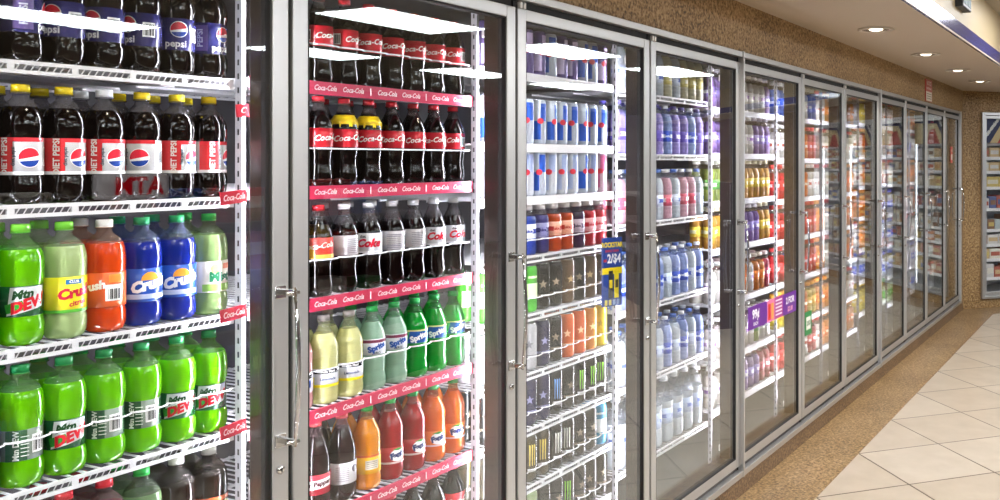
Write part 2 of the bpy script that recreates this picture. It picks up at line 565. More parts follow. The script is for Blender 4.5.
# ------------------------------------------------------------------ posts, lamps, shelves
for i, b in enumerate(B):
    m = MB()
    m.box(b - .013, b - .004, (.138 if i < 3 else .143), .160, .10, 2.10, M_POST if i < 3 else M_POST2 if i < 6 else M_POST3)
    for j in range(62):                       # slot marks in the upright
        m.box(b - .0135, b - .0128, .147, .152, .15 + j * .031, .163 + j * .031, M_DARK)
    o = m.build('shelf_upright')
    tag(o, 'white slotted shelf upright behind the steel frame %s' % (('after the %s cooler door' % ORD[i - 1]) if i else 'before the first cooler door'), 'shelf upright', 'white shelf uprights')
for i, b in enumerate(B):
    t = empty('cooler_lamp', (b, (.112 if i < 3 else .102), .2), label='white strip lamp on the inside of the frame %s' % (('after the %s cooler door' % ORD[i - 1]) if i else 'before the first cooler door'),
              cat='lamp', group='tube lamps inside the coolers')
    m = MB(); m.tube([(.007, .003, .03), (.007, .003, 1.72)] if i < 3 else [(.012, (0 if i < 6 else -.0015), .03), (.012, (0 if i < 6 else -.0015), 1.72)], .0052 if i < 3 else .0034 if i < 6 else .0021, M_TUBE if i < 6 else M_TUBE2, 14); m.build('tube', t)
    for zz in (0, 1.72):
        m = MB(); m.box(-.0120, .0165, -.0035, (.009 if i < 3 else .004), zz + .001, zz + .029, M_WHITE, .001); m.build('lamp_holder', t)

shelf_cache = {}
def shelf_meshes(W, style):
    key = (round(W, 3), style)
    if key in shelf_cache: return shelf_cache[key]
    m = MB()
    # deck: front face double rail, rear rail, wires running back
    m.box(0, W, 0, .006, -.005, .002, M_WIRE); m.box(0, W, 0, .006, -.022, -.015, M_WIRE)
    n = max(2, int(W / .105))
    for j in range(n + 1):
        x = j * (W - .012) / n
        m.box(x, x + .012, .0005, .0055, -.016, -.004, M_WIRE)
    for j in range(int(W / .0125)):
        x = j * .0125 + .004
        m.add([(x, .003, -.015), (x + .0025, .003, -.015), (x + .0085, .003, -.005), (x + .006, .003, -.005)], [(0, 1, 2, 3)], M_WIRE)
    for j in range(int(W / .026) + 1):
        x = j * .026
        m.box(x, x + .003, .003, .62, -.003, .0005, M_WIRE)
    for y in (.2, .4, .615): m.box(0, W, y, y + .006, -.010, -.003, M_WIRE)
    deck = m.mesh('wire_deck')
    strip = None
    if style == 'red':
        m = MB()
        M1 = P('c2284f', .3)
        m.box(0, W, -.010, -.002, -.026, .006, M1)
        step = .128
        x = W - .055
        j = 0
        while x > .02:
            flat_text(m, 'Coca-Cola', x, -.0095, -.0112, .0185, P('f6e6ea'), .02, .35, .86)
            if j % 2: m.box(x - .058, x - .056, -.0115, -.0102, -.019, 0, P('f6e6ea'))
            x -= .088 if j % 2 == 0 else .116
            j += 1
        strip = m.mesh('price_strip')
    if style == 'plain':
        m = MB()
        m.box(0, W, -.007, -.001, -.024, .004, P('e9e8ee', .3))
        strip = m.mesh('price_strip')
    shelf_cache[key] = (deck, strip)
    return shelf_cache[key]

def guide_mesh(W, pitch, zc, r):
    """white wire that bulges round the front of each bottle"""
    m = MB()
    pts = []
    n = int(W / pitch)
    off = W - n * pitch
    x0 = off
    for j in range(n):
        for q in range(6):
            a = PI * q / 6
            pts.append((x0 + pitch * (j + .5) - math.cos(a) * pitch / 2, .007 - math.sin(a) * .018, zc))
    pts.append((W, .007, zc))
    m.tube(pts, r, M_WIRE, 5)
    return m.mesh('guide_wire')

def shelf(i, j, z, style, guide=None):
    x0, x1 = B[i] + .022, B[i + 1] - .016
    W = x1 - x0
    t = empty('wire_shelf', (x0, .16, z), label='white wire shelf%s, %s shelf down behind the %s cooler door' % (' with red script price strip' if style == 'red' else '', ORD[j], ORD[i]),
              cat='shelf', group='wire shelves in the %s cooler' % ORD[i])
    d, s = shelf_meshes(W, style)
    link_mesh('wire_deck', d, t)
    if s: link_mesh('price_strip', s, t)['label'] = 'red price strip with white script' if style == 'red' else 'white plastic price strip'
    if guide:
        link_mesh('guide_wire', guide_mesh(W, guide[0], guide[1], .0021), t)
    return t

for i, zs in SHELVES.items():
    for j, z in enumerate(zs):
        style = {0: 'wire', 1: 'red', 2: 'wire', 3: 'wire'}.get(i, 'plain')
        if i == 2 and j in (0, 1, 2): style = 'plain'
        g = None
        if i == 0 and j == 3: g = (.075, .095)
        if i == 1 and j in (0, 1, 2, 3): g = (.0825, .098)
        if i == 2 and j >= 3: g = (.074, .055)
        shelf(i, j, z, style, g)

# ------------------------------------------------------------------ bottle shapes (radius, height)
def scale_prof(p, kr, kz): return [(r * kr, z * kz) for r, z in p]
NECK = [(.0140, .196), (.0128, .200), (.0128, .203), (.0162, .2045), (.0162, .2070), (.0125, .2075)]
PROF = {
 'soda': [(0, .004), (.018, .001), (.026, 0), (.032, .004), (.0355, .014), (.0365, .024), (.0365, .044), (.0352, .048), (.0348, .052), (.0348, .124), (.0356, .128), (.0368, .133), (.0368, .146),
          (.0352, .160), (.0315, .172), (.0255, .183), (.0185, .191)] + NECK,
 'dew': [(0, .004), (.018, .001), (.026, 0), (.032, .004), (.0360, .014), (.0370, .026), (.0368, .040), (.0346, .048), (.0340, .054), (.0340, .108), (.0350, .113), (.0368, .122), (.0373, .138),
         (.0370, .152), (.0352, .166), (.0315, .177), (.0250, .186), (.0180, .192)] + NECK,
 'contour': [(0, .004), (.017, .001), (.025, 0), (.031, .004), (.0342, .014), (.0350, .026), (.0335, .040), (.0314, .053), (.0308, .064), (.0322, .078), (.0344, .090), (.0352, .096), (.0352, .148), (.0344, .154),
             (.0318, .164), (.0272, .175), (.0222, .185), (.0175, .194), (.0145, .202), (.0132, .206), (.0132, .211), (.0162, .2125), (.0162, .215), (.0125, .2155)],
 'fizz': [(0, .004), (.018, .001), (.026, 0), (.032, .004), (.0350, .014), (.0356, .030), (.0338, .044), (.0328, .050), (.0338, .056), (.0345, .060), (.0345, .108), (.0350, .112), (.0338, .120), (.0352, .128), (.0340, .136),
          (.0350, .144), (.0325, .156), (.0285, .168), (.0230, .180), (.0175, .190), (.0140, .199), (.0132, .204), (.0132, .211), (.0162, .2125), (.0162, .215), (.0125, .2155)],
 'slope': [(0, .004), (.018, .001), (.026, 0), (.032, .004), (.0350, .014), (.0355, .040), (.0340, .050), (.0340, .102), (.0346, .106), (.0350, .116), (.0330, .136), (.0290, .156), (.0235, .176), (.0180, .192), (.0140, .203),
           (.0132, .206), (.0132, .213), (.0162, .2145), (.0162, .217), (.0125, .2175)],
 'water': [(0, .003), (.022, .001), (.029, 0), (.0325, .005), (.0330, .018), (.0318, .022), (.0330, .026), (.0330, .036), (.0318, .040), (.0330, .044), (.0330, .052), (.0320, .056), (.0320, .104), (.0330, .108), (.0330, .120),
           (.0318, .124), (.0330, .128), (.0325, .142), (.0290, .160), (.0225, .174), (.0160, .184), (.0135, .190), (.0130, .197), (.0160, .1985), (.0160, .2005), (.0125, .201)],
 'wide': [(0, .003), (.024, .001), (.031, 0), (.0355, .004), (.0370, .012), (.0370, .040), (.0350, .046), (.0350, .110), (.0370, .116), (.0372, .128), (.0355, .140), (.0300, .152), (.0235, .160), (.0205, .164), (.0200, .172), (.0235, .1735),
          (.0235, .176), (.0185, .1765)],
 'short': [(0, .003), (.024, .001), (.030, 0), (.0345, .004), (.0360, .012), (.0360, .050), (.0350, .054), (.0350, .110), (.0360, .114), (.0345, .124), (.0290, .134), (.0225, .140), (.0210, .143), (.0210, .148), (.0235, .149), (.0235, .151),
           (.018, .1515)],
 'tea': [(0, .003), (.022, .001), (.029, 0), (.0330, .005), (.0335, .040), (.0325, .044), (.0325, .110), (.0335, .114), (.0325, .128), (.0270, .146), (.0200, .160), (.0175, .168), (.0175, .174), (.0210, .1755), (.0210, .178), (.016, .1785)],
 'jug': [(0, .004), (.030, .001), (.038, 0), (.0430, .006), (.0445, .020), (.0445, .070), (.0425, .076), (.0425, .150), (.0445, .156), (.0440, .175), (.0370, .205), (.0260, .230), (.0180, .244), (.0165, .250), (.0165, .256), (.0195, .2575),
         (.0195, .260), (.016, .2605)],
}
for k_ in ('fizz', 'slope'): PROF[k_] = scale_prof(PROF[k_], 1, .962)
CAPS = {  # (radius, base z, height)
 'soda': (.0148, .2082, .0135), 'dew': (.0148, .2082, .0135), 'contour': (.0148, .2162, .0125), 'fizz': (.0148, .2080, .0125), 'slope': (.0148, .2099, .0125), 'water': (.0146, .2015, .012), 'wide': (.0232, .177, .019),
 'short': (.0228, .152, .015), 'tea': (.0200, .179, .016), 'jug': (.0190, .261, .018),
}

def cap_mb(m, shape, col):
    r, z, h = CAPS[shape]
    mt = P(col, .25)
    m.lathe([(r * .8, z), (r, z), (r, z + h * .8), (r * .93, z + h), (0, z + h)], mt, 24, mod=lambda a, zz: 1 + .02 * math.sin(a * 24 + .5))
    m.lathe([(r * .85, z - .0028), (r * 1.03, z - .0028), (r * 1.03, z - .0006), (r * .85, z - .0006)], mt, 20)

def rect(m, u0, u1, z0, z1, col, r, lift=.0003):
    m.wrapped([(u0, z0), (u1, z0), (u1, z1), (u0, z1)], [(0, 1, 2, 3)], P(col, .25), r + lift)
def quad(m, pts, col, r, lift=.0005):
    m.wrapped(pts, [tuple(range(len(pts)))], P(col, .25), r + lift)
def word(m, s, u, z, size, col, r, lift=.0008, bold=.03, shear=0., rot=0., sx=1., vert=False):
    vs, fs = text_geo(s, size, bold, shear)
    ca, sa = math.cos(rot), math.sin(rot)
    m.wrapped([(u + x * sx * ca - y * sa, z + x * sx * sa + y * ca) for x, y in vs], fs, P(col, .25), r + lift)
def globe(m, u, z, R_, r):
    n = 20
    m.wrapped([(u + R_ * 1.08 * math.cos(2 * PI * k / n), z + R_ * 1.08 * math.sin(2 * PI * k / n)) for k in range(n)], [tuple(range(n))], P('f2f2f4', .25), r + .0006)
    for col, a0, a1, dz in (('d8263a', R(12), R(192), .10), ('1c3f96', R(205), R(345), -.12)):
        pts = [(u + R_ * math.cos(a0 + (a1 - a0) * k / 12), z + R_ * math.sin(a0 + (a1 - a0) * k / 12)) for k in range(13)]
        m.wrapped(pts, [tuple(range(13))], P(col, .25), r + .0009)
def barcode(m, u, z, wd, h, r):
    rect(m, u - wd / 2, u + wd / 2, z - h / 2, z + h / 2, 'f2f2f2', r, .0005)
    for k in range(9):
        a = u - wd * .42 + k * wd * .84 / 9
        m.wrapped([(a, z - h * .4), (a + wd * (.03 + .03 * (k % 3)), z - h * .4), (a + wd * (.03 + .03 * (k % 3)), z + h * .38), (a, z + h * .38)], [(0, 1, 2, 3)], P('222222'), r + .0007)
def band(m, z0, z1, col, r):
    m.lathe([(r - .0006, z0), (r, z0 + .0003), (r, z1 - .0003), (r - .0006, z1)], P(col, .25), 36, cz=m.dz)

# label designs: each gets (mb, radius)
def L_dark(m, r):      # cola, navy label with globe
    band(m, .054, .122, '2b2a63', r); globe(m, .006, .098, .016, r); word(m, 'pepsi', .0, .067, .020, 'e8e8f0', r)
    rect(m, -.06, -.028, .060, .116, '6d5a98', r); barcode(m, .046, .088, .024, .03, r); word(m, 'PEPSI', -.044, .088, .018, 'dcdcec', r, rot=PI / 2)
def L_diet(m, r):
    band(m, .054, .122, 'b9b9bd', r); rect(m, -.056, -.016, .056, .122, 'cf3136', r); rect(m, -.056, .04, .115, .1225, 'd2303a', r, .0005)
    globe(m, .010, .086, .0175, r); word(m, 'DIET PEPSI', -.030, .088, .015, 'f0e8e8', r, rot=PI / 2); word(m, 'diet pepsi', -.016, .088, .009, '4a4c56', r, rot=PI / 2); rect(m, -.06, .06, .054, .060, 'ecebef', r, .0005)
    barcode(m, .052, .088, .026, .036, r)
def L_dew(m, r):
    band(m, .058, .114, '14502a', r)
    quad(m, [(-.030, .060), (.030, .074), (.034, .112), (-.024, .112)], 'c9cdd0', r)
    quad(m, [(-.030, .064), (.0, .071), (-.006, .088), (-.034, .080)], '2b8a2e', r, .0006)
    word(m, 'Mtn', -.006, .098, .021, '16401f', r, shear=.3, rot=.12, bold=.05)
    word(m, 'DEW', .003, .080, .026, 'c8202c', r, shear=.3, rot=.3, bold=.06)
    barcode(m, .056, .086, .022, .032, r)
def L_dewback(m, r):
    band(m, .058, .114, '7d8a7c', r); rect(m, -.034, .0, .058, .114, '32573a', r); word(m, 'Mtn DEW', -.017, .086, .013, 'dfe7da', r, rot=PI / 2)
    barcode(m, .020, .086, .024, .034, r); rect(m, .040, .07, .06, .112, '1d5a2c', r)
    for k in range(6): rect(m, -.010, .003, .066 + k * .007, .0675 + k * .007, 'e5ebe2', r, .0006)
def L_yellow(m, r):
    band(m, .050, .118, 'ece22a', r); rect(m, -.014, .014, .104, .113, '2b6fa6', r); word(m, 'CLUB', 0, .1085, .007, 'ffffff', r)
    word(m, 'Crush', .004, .088, .026, 'c51e3c', r, shear=.2, rot=.18, bold=.06); word(m, 'citrus', .006, .068, .014, 'c51e3c', r, shear=.2, rot=.18)
    rect(m, -.06, .06, .050, .056, '58a838', r)
def L_orange(m, r):
    band(m, .050, .118, 'e2612c', r); rect(m, -.006, .026, .062, .094, 'f4f1ef', r); barcode(m, .010, .076, .026, .026, r)
    word(m, 'Crush', -.034, .09, .022, 'ffffff', r, shear=.2, rot=.2, bold=.05); rect(m, -.0, .03, .098, .114, 'ee8a3a', r)
def L_blue(m, r):
    band(m, .050, .118, '2350b4', r); n = 10
    m.wrapped([(.004 + .017 * math.cos(PI * k / n), .094 + .017 * math.sin(PI * k / n)) for k in range(n + 1)], [tuple(range(n + 1))], P('f0a23a', .25), r + .0006)
    word(m, 'Crush', .002, .085, .029, 'f2f4ff', r, shear=.25, rot=.25, bold=.07); rect(m, -.06, .06, .056, .066, 'b9c6ea', r)
def L_mist(m, r):
    band(m, .050, .118, 'e6e2d2', r); rect(m, -.034, .034, .052, .068, '8fbe5a', r); rect(m, .010, .05, .100, .112, 'e08a72', r)
    n = 16; m.wrapped([(-.006 + .011 * math.cos(2 * PI * k / n), .102 + .011 * math.sin(2 * PI * k / n)) for k in range(n)], [tuple(range(n))], P('e8c46a', .25), r + .0006)
    word(m, 'Mist', .004, .083, .028, '1c6a48', r, bold=.06)
def L_root(m, r):
    band(m, .050, .118, '5b2c18', r); rect(m, -.04, .04, .108, .117, 'd8572c', r); word(m, 'MUG', .0, .092, .030, 'f0cf8a', r, bold=.08); word(m, 'ROOT BEER', 0, .068, .012, 'f0e0b0', r)
def L_coke(m, r):
    band(m, .096, .148, 'bb1c2a', r); word(m, 'Coca-Cola', -.002, .125, .0205, 'f8f2f0', r, shear=.35, rot=.08, bold=.02); barcode(m, .060, .123, .02, .028, r); barcode(m, -.066, .123, .02, .028, r)
    rect(m, -.07, .07, .098, .101, '3a1a1a', r)
def L_gold(m, r):
    band(m, .096, .148, 'c8312a', r); rect(m, -.06, .06, .096, .106, 'e3b04a', r); quad(m, [(-.034, .098), (.0, .098), (-.012, .130), (-.034, .122)], 'e0a030', r); word(m, 'Coca-Cola', .002, .127, .0195, 'f8eee0', r, shear=.35, rot=.1, bold=.02)
def L_cream(m, r):
    band(m, .096, .148, 'e4dcc0', r); word(m, 'Coca-Cola', .002, .128, .019, 'b22a2a', r, shear=.35, bold=.02); rect(m, -.05, .05, .098, .108, 'c9b070', r)
def L_silver(m, r):
    band(m, .096, .148, 'c9cacf', r); word(m, 'diet', -.014, .139, .010, '444444', r); word(m, 'Coke', .0, .121, .029, 'c41f30', r, shear=.35, bold=.05); rect(m, -.06, .06, .096, .101, 'e9e9ee', r)
def L_silverback(m, r):
    band(m, .096, .148, 'bdb9be', r)
    for k in range(8): rect(m, -.022, .018, .102 + k * .005, .1035 + k * .005, '77737c', r)
    barcode(m, .034, .122, .018, .036, r)
def L_sprite(m, r):
    band(m, .066, .106, '3fa85a', r); quad(m, [(-.034, .070), (.03, .070), (.034, .100), (-.026, .103)], '1f57a5', r); word(m, 'Sprite', .0, .086, .022, 'f2f6f4', r, rot=.3, bold=.05); rect(m, -.06, .06, .102, .106, 'e8e8a0', r)
def L_spritezero(m, r):
    band(m, .066, .108, 'cfd4da', r); rect(m, -.05, .05, .098, .106, '7b3550', r); word(m, 'Sprite', .002, .086, .021, '2d4a95', r, rot=.3, bold=.06); word(m, 'ZERO', .0, .071, .009, '333333', r)
def L_lemon(m, r):
    band(m, .054, .100, 'd4d6e0', r); rect(m, -.07, .07, .054, .061, 'f0dc2a', r); rect(m, -.035, .036, .088, .098, '1c1c22', r); word(m, 'Minute Maid', .0, .093, .0085, 'ffffff', r)
    rect(m, -.07, -.03, .060, .080, 'f2de3a', r); word(m, 'Lemonade', .004, .074, .0095, '3a4a7a', r)
def L_pink(m, r):
    band(m, .054, .100, 'e6dfe8', r); rect(m, -.035, .036, .088, .098, '20202a', r); word(m, 'Minute Maid', .0, .093, .0085, 'ffffff', r); rect(m, -.03, .03, .066, .084, '3a5aa8', r); rect(m, -.02, .02, .054, .062, 'f0d040', r)
def L_pepper(m, r):
    band(m, .050, .100, 'a81e33', r); quad(m, [(-.036, .062), (.036, .068), (.036, .090), (-.036, .084)], 'eadfe2', r); word(m, 'Dr Pepper', .0, .077, .0155, '4a1020', r, shear=.2, rot=.08, bold=.05)
def L_facts(m, r):
    band(m, .050, .104, 'd6d3d6', r); n = 16
    m.wrapped([(.022 + .010 * math.cos(2 * PI * k / n), .086 + .010 * math.sin(2 * PI * k / n)) for k in range(n)], [tuple(range(n))], P('4a4248', .25), r + .0006)
    for k in range(8): rect(m, -.030, .004, .058 + k * .005, .0595 + k * .005, '8d888e', r)
def L_pine(m, r):
    band(m, .054, .104, 'f0b21a', r); rect(m, -.012, .024, .066, .090, 'd8cfc0', r); 
    for k in range(4): rect(m, -.008, .020, .070 + k * .005, .0715 + k * .005, '8a7a60', r, .0006)
    rect(m, -.06, .06, .098, .104, 'e06820', r)
def L_fanta(m, r, base='b81e2a'):
    band(m, .062, .106, base, r); n = 18
    m.wrapped([(.0 + .024 * math.cos(2 * PI * k / n), .084 + .017 * math.sin(2 * PI * k / n)) for k in range(n)], [tuple(range(n))], P('f4f2f6', .25), r + .0005)
    word(m, 'Fanta', .0, .085, .021, '20306e', r, rot=.2, bold=.08); rect(m, -.06, .06, .062, .067, 'e8c8c8', r); quad(m, [(-.02, .100), (.0, .104), (.016, .101), (.0, .097)], '3a9a40', r, .0009)
def L_fantao(m, r): L_fanta(m, r, 'ee7a1a')
def L_water(m, r, c='2b58c0', c2='dfe8fa'):
    band(m, .056, .102, c, r); quad(m, [(-.04, .062), (.04, .076), (.04, .090), (-.04, .078)], c2, r); word(m, 'water', .0, .094, .012, c2, r, bold=.03)
def L_plainband(c, c2, txt=None, z0=.056, z1=.104):
    def f(m, r):
        band(m, z0, z1, c, r); zz = (z0 + z1) / 2
        rect(m, -.05, .05, zz - .008, zz + .008, c2, r)
        n = 14
        m.wrapped([(.002 + .015 * math.cos(2 * PI * k / n), zz + .011 * math.sin(2 * PI * k / n)) for k in range(n)], [tuple(range(n))], P(c, .25), r + .0006)
        if txt: word(m, txt, 0, zz, .014, c2, r, lift=.0009, bold=.05)
    return f

# kind: shape, liquid name, liquid colour, fill, shell, cap, label radius, label fn, look, category, object name
K = {
 'navy': ('soda', 'cola', '120705', .180, 'b8b4b8', '26265c', .0352, L_dark, 'navy labelled cola bottle', 'soda bottle'),
 'diet': ('soda', 'cola', '120705', .180, 'b8b4b8', 'f2d51c', .0352, L_diet, 'yellow capped diet cola bottle', 'soda bottle'),
 'dietw': ('soda', 'cola', '120705', .180, 'b8b4b8', 'eeeeee', .0352, L_diet, 'white capped diet cola bottle', 'soda bottle'),
 'dewl': ('dew', 'dew', '78d408', .176, 'b8e0a0', '7ad63a', .0346, L_dew, 'lime capped green soda bottle', 'soda bottle'),
 'dew': ('dew', 'dew', '78d408', .176, 'b8e0a0', '1e8a4c', .0346, L_dew, 'green citrus soda bottle', 'soda bottle'),
 'dewb': ('dew', 'dew', '78d408', .176, 'b8e0a0', '1e8a4c', .0346, L_dewback, 'green soda bottle, barcode showing', 'soda bottle'),
 'citrus': ('dew', 'citrus', 'c4dc98', .176, 'dce6cc', '7ad63a', .0372, L_yellow, 'yellow labelled pale soda bottle', 'soda bottle'),
 'orange': ('dew', 'orange', 'f4500a', .176, 'e6c4b0', 'f0f0f0', .0372, L_orange, 'white capped orange soda bottle', 'soda bottle'),
 'blue': ('dew', 'bluesoda', '1c2fa4', .172, 'a8b8dc', '1e9a5a', .0372, L_blue, 'deep blue soda bottle', 'soda bottle'),
 'mist': ('dew', 'mist', 'a3c47e', .176, 'd4e2c4', '2ab04a', .0372, L_mist, 'pale green mist soda bottle', 'soda bottle'),
 'root': ('dew', 'root', '2a120a', .165, 'b0a8a4', 'f0f0f0', .0372, L_root, 'brown labelled root beer bottle', 'soda bottle'),
 'redd': ('dew', 'redd', '8e1626', .170, 'c8a8a8', 'd22a38', .0372, L_plainband('c32438', 'f0d8d8'), 'red capped cherry soda bottle', 'soda bottle'),
 'ginger': ('dew', 'ginger', '7a9a6a', .170, 'c4d4bc', '2ab04a', .0372, L_plainband('2a7a42', 'e8e4c0'), 'green capped ginger ale bottle', 'soda bottle'),
 'coke': ('contour', 'coke', '100504', .192, 'b0a4a4', 'd22432', .0354, L_coke, 'red capped cola contour bottle', 'soda bottle'),
 'gold': ('contour', 'coke', '100504', .192, 'b0a4a4', 'd22432', .0354, L_gold, 'gold and red labelled cola bottle', 'soda bottle'),
 'cream': ('contour', 'coke', '100504', .192, 'b0a4a4', 'd22432', .0354, L_cream, 'cream labelled cola bottle', 'soda bottle'),
 'silver': ('contour', 'cokediet', '120605', .176, 'c4c0c4', 'dcdce0', .0354, L_silver, 'silver labelled diet cola bottle', 'soda bottle'),
 'silverb': ('contour', 'cokediet', '120605', .176, 'c4c0c4', 'dcdce0', .0354, L_silverback, 'silver diet cola bottle turned round', 'soda bottle'),
 'sprite': ('fizz', 'sprite', '08ae34', .180, '8fd89c', '1fa04a', .0355, L_sprite, 'bright green lemon soda bottle', 'soda bottle'),
 'spritez': ('fizz', 'spritez', 'a8d0b4', .180, 'cfe0d4', '1f9a48', .0355, L_spritezero, 'pale zero lemon soda bottle', 'soda bottle'),
 'lemon': ('fizz', 'lemon', 'eceba4', .176, 'e4e6cc', '8a8480', .0355, L_lemon, 'cloudy yellow lemonade bottle', 'soda bottle'),
 'pink': ('fizz', 'pink', 'f0b8b8', .176, 'ecd8d8', '8a8480', .0355, L_pink, 'pink lemonade bottle', 'soda bottle'),
 'pepper': ('slope', 'pepper', '2c0a12', .184, 'c0a0a8', 'd8525c', .0357, L_pepper, 'red labelled pepper soda bottle', 'soda bottle'),
 'facts': ('slope', 'pepper', '2c0a12', .184, 'c0a0a8', 'd8525c', .0357, L_facts, 'dark soda bottle, white label', 'soda bottle'),
 'pine': ('fizz', 'pine', 'ffa000', .184, 'f0dca0', '1fa04a', .0358, L_pine, 'yellow pineapple soda bottle', 'soda bottle'),
 'fantar': ('fizz', 'fantar', 'b80418', .184, 'd8a8a8', '1fa04a', .0358, L_fanta, 'strawberry red soda bottle', 'soda bottle'),
 'fantao': ('fizz', 'fantao', 'ff7800', .184, 'f0cca0', '1fa04a', .0358, L_fantao, 'vivid orange soda bottle', 'soda bottle'),
}
def wkey(k, shape, liq, col, fill, shell, cap, c, c2, look, cat, txt=None, z0=.056, z1=.104, rr=None):
    rr = rr or {'water': .0324, 'wide': .0354, 'short': .0354, 'tea': .0329, 'jug': .0430}[shape]
    K[k] = (shape, liq, col, fill, shell, cap, rr, L_plainband(c, c2, txt, z0, z1), look, cat)
wkey('wblue', 'water', 'w1', 'a4b6ea', .176, 'cfd8f0', 'eef0f4', '2b4cba', 'dfe8fa', 'blue labelled water bottle', 'water bottle', 'water')
wkey('wvio', 'water', 'w5', 'ae9fe6', .176, 'dfe4ee', '5a50a8', '6a5abc', 'e4dcf8', 'violet labelled water bottle', 'water bottle')
wkey('wred', 'water', 'w2', 'e2b4c4', .176, 'e6e2e8', 'f0f0f0', 'c8546a', 'f6ecec', 'pink labelled water bottle', 'water bottle')
wkey('wclear', 'water', 'w3', 'd4dde8', .176, 'e6eaf0', '5d7fd0', 'c9d6ee', '4a62c0', 'clear water bottle', 'water bottle')
wkey('wyel', 'water', 'w4', 'd6cfae', .176, 'e6e2d8', 'e8d468', 'd4c878', 'f6f2dc', 'pale yellow vitamin water bottle', 'water bottle')
wkey('wjug', 'jug', 'w3', 'd4dde8', .235, 'e6eaf0', 'e8ecf4', 'b8c8e6', '5570c0', 'large clear water jug', 'water jug', None, .08, .146)
for k, col, c, c2, look in (('jblue', '3850b4', 'd8dcec', '3848a8', 'blue juice bottle'), ('jvio', '504a8a', '8a88b8', '2e2a64', 'violet juice bottle'), ('jor', 'd8572a', 'e8a890', 'b03030', 'orange red juice bottle'),
                            ('jred', 'cc3540', 'f0b0b4', 'c02838', 'red juice bottle'), ('jdark', '4c3050', 'b8a8b8', '3a2844', 'dark berry juice bottle')):
    wkey(k, 'short', k, col, .13, 'd8d0d4', 'e9e4e4', c, c2, look, 'juice bottle', 'juice')
for k, col, cap, c, c2, look in (('tpurp', '8a6ab0', 'e4e0f0', '8c7ac8', 'f0eefa', 'violet tea bottle'), ('tyel', 'd09a3a', 'f0e8c8', 'e0c040', 'fff8d0', 'amber iced tea bottle'), ('tgrn', '9aa850', 'f0f0e0', '5a9a48', 'eef4d8', 'green tea bottle'),
                                 ('tred', 'b84450', 'f0d8dc', 'c8405a', 'fbeef0', 'raspberry tea bottle'), ('twht', 'd9d3cc', 'f4f4f4', 'e6e2e6', '9a6ac0', 'white tea bottle'), ('tor', 'd8803a', 'f4ead8', 'e87a2a', 'fdf0d8', 'peach tea bottle')):
    wkey(k, 'tea', k, col, .155, 'e2dcd4', cap, c, c2, look, 'tea bottle')
for k, col, cap, c, c2, look in (('gor', 'ee7a20', 'f08030', 'f07a20', 'fdf0d8', 'orange sports drink bottle'), ('gred', 'c22c30', 'e04848', 'd83a3a', 'f8e8e8', 'red sports drink bottle'), ('gblu', '3a68c8', 'f0f0f0', '3a5ac8', 'eef0fb', 'blue sports drink bottle'),
                                 ('gwht', 'dcdcda', 'f0f0f0', 'f2f0f0', 'c84038', 'white sports drink bottle'), ('gyel', 'e0c840', 'e8a030', 'e8c030', 'fbf4d0', 'yellow sports drink bottle')):
    wkey(k, 'wide', k, col, .15, 'e0dcd8', cap, c, c2, look, 'sports bottle', None, .05, .106)
for k, col, cap, c, c2, look in (('mwht', 'ebe8e0', 'd04848', 'f0ece4', 'c85a40', 'white milk bottle'), ('mchoc', '9a6a48', 'e8d8c0', '8a5030', 'f0e0c8', 'chocolate milk bottle'), ('mor', 'f09a30', 'f4a040', 'f0801c', 'fdf4e0', 'orange juice carafe'),
                                 ('mblu', 'dfe2ea', '3848c0', '3c50cc', 'eef0fb', 'blue labelled milk bottle'), ('mgrn', 'cfe0b8', '4ab040', '4aa83c', 'eef8e4', 'green labelled juice carafe'), ('myel', 'f0dc50', 'e8c828', 'ecd024', 'fff8d8', 'yellow juice carafe')):
    wkey(k, 'wide', k, col, .15, 'e8e4dc', cap, c, c2, look, 'dairy bottle', None, .05, .106)

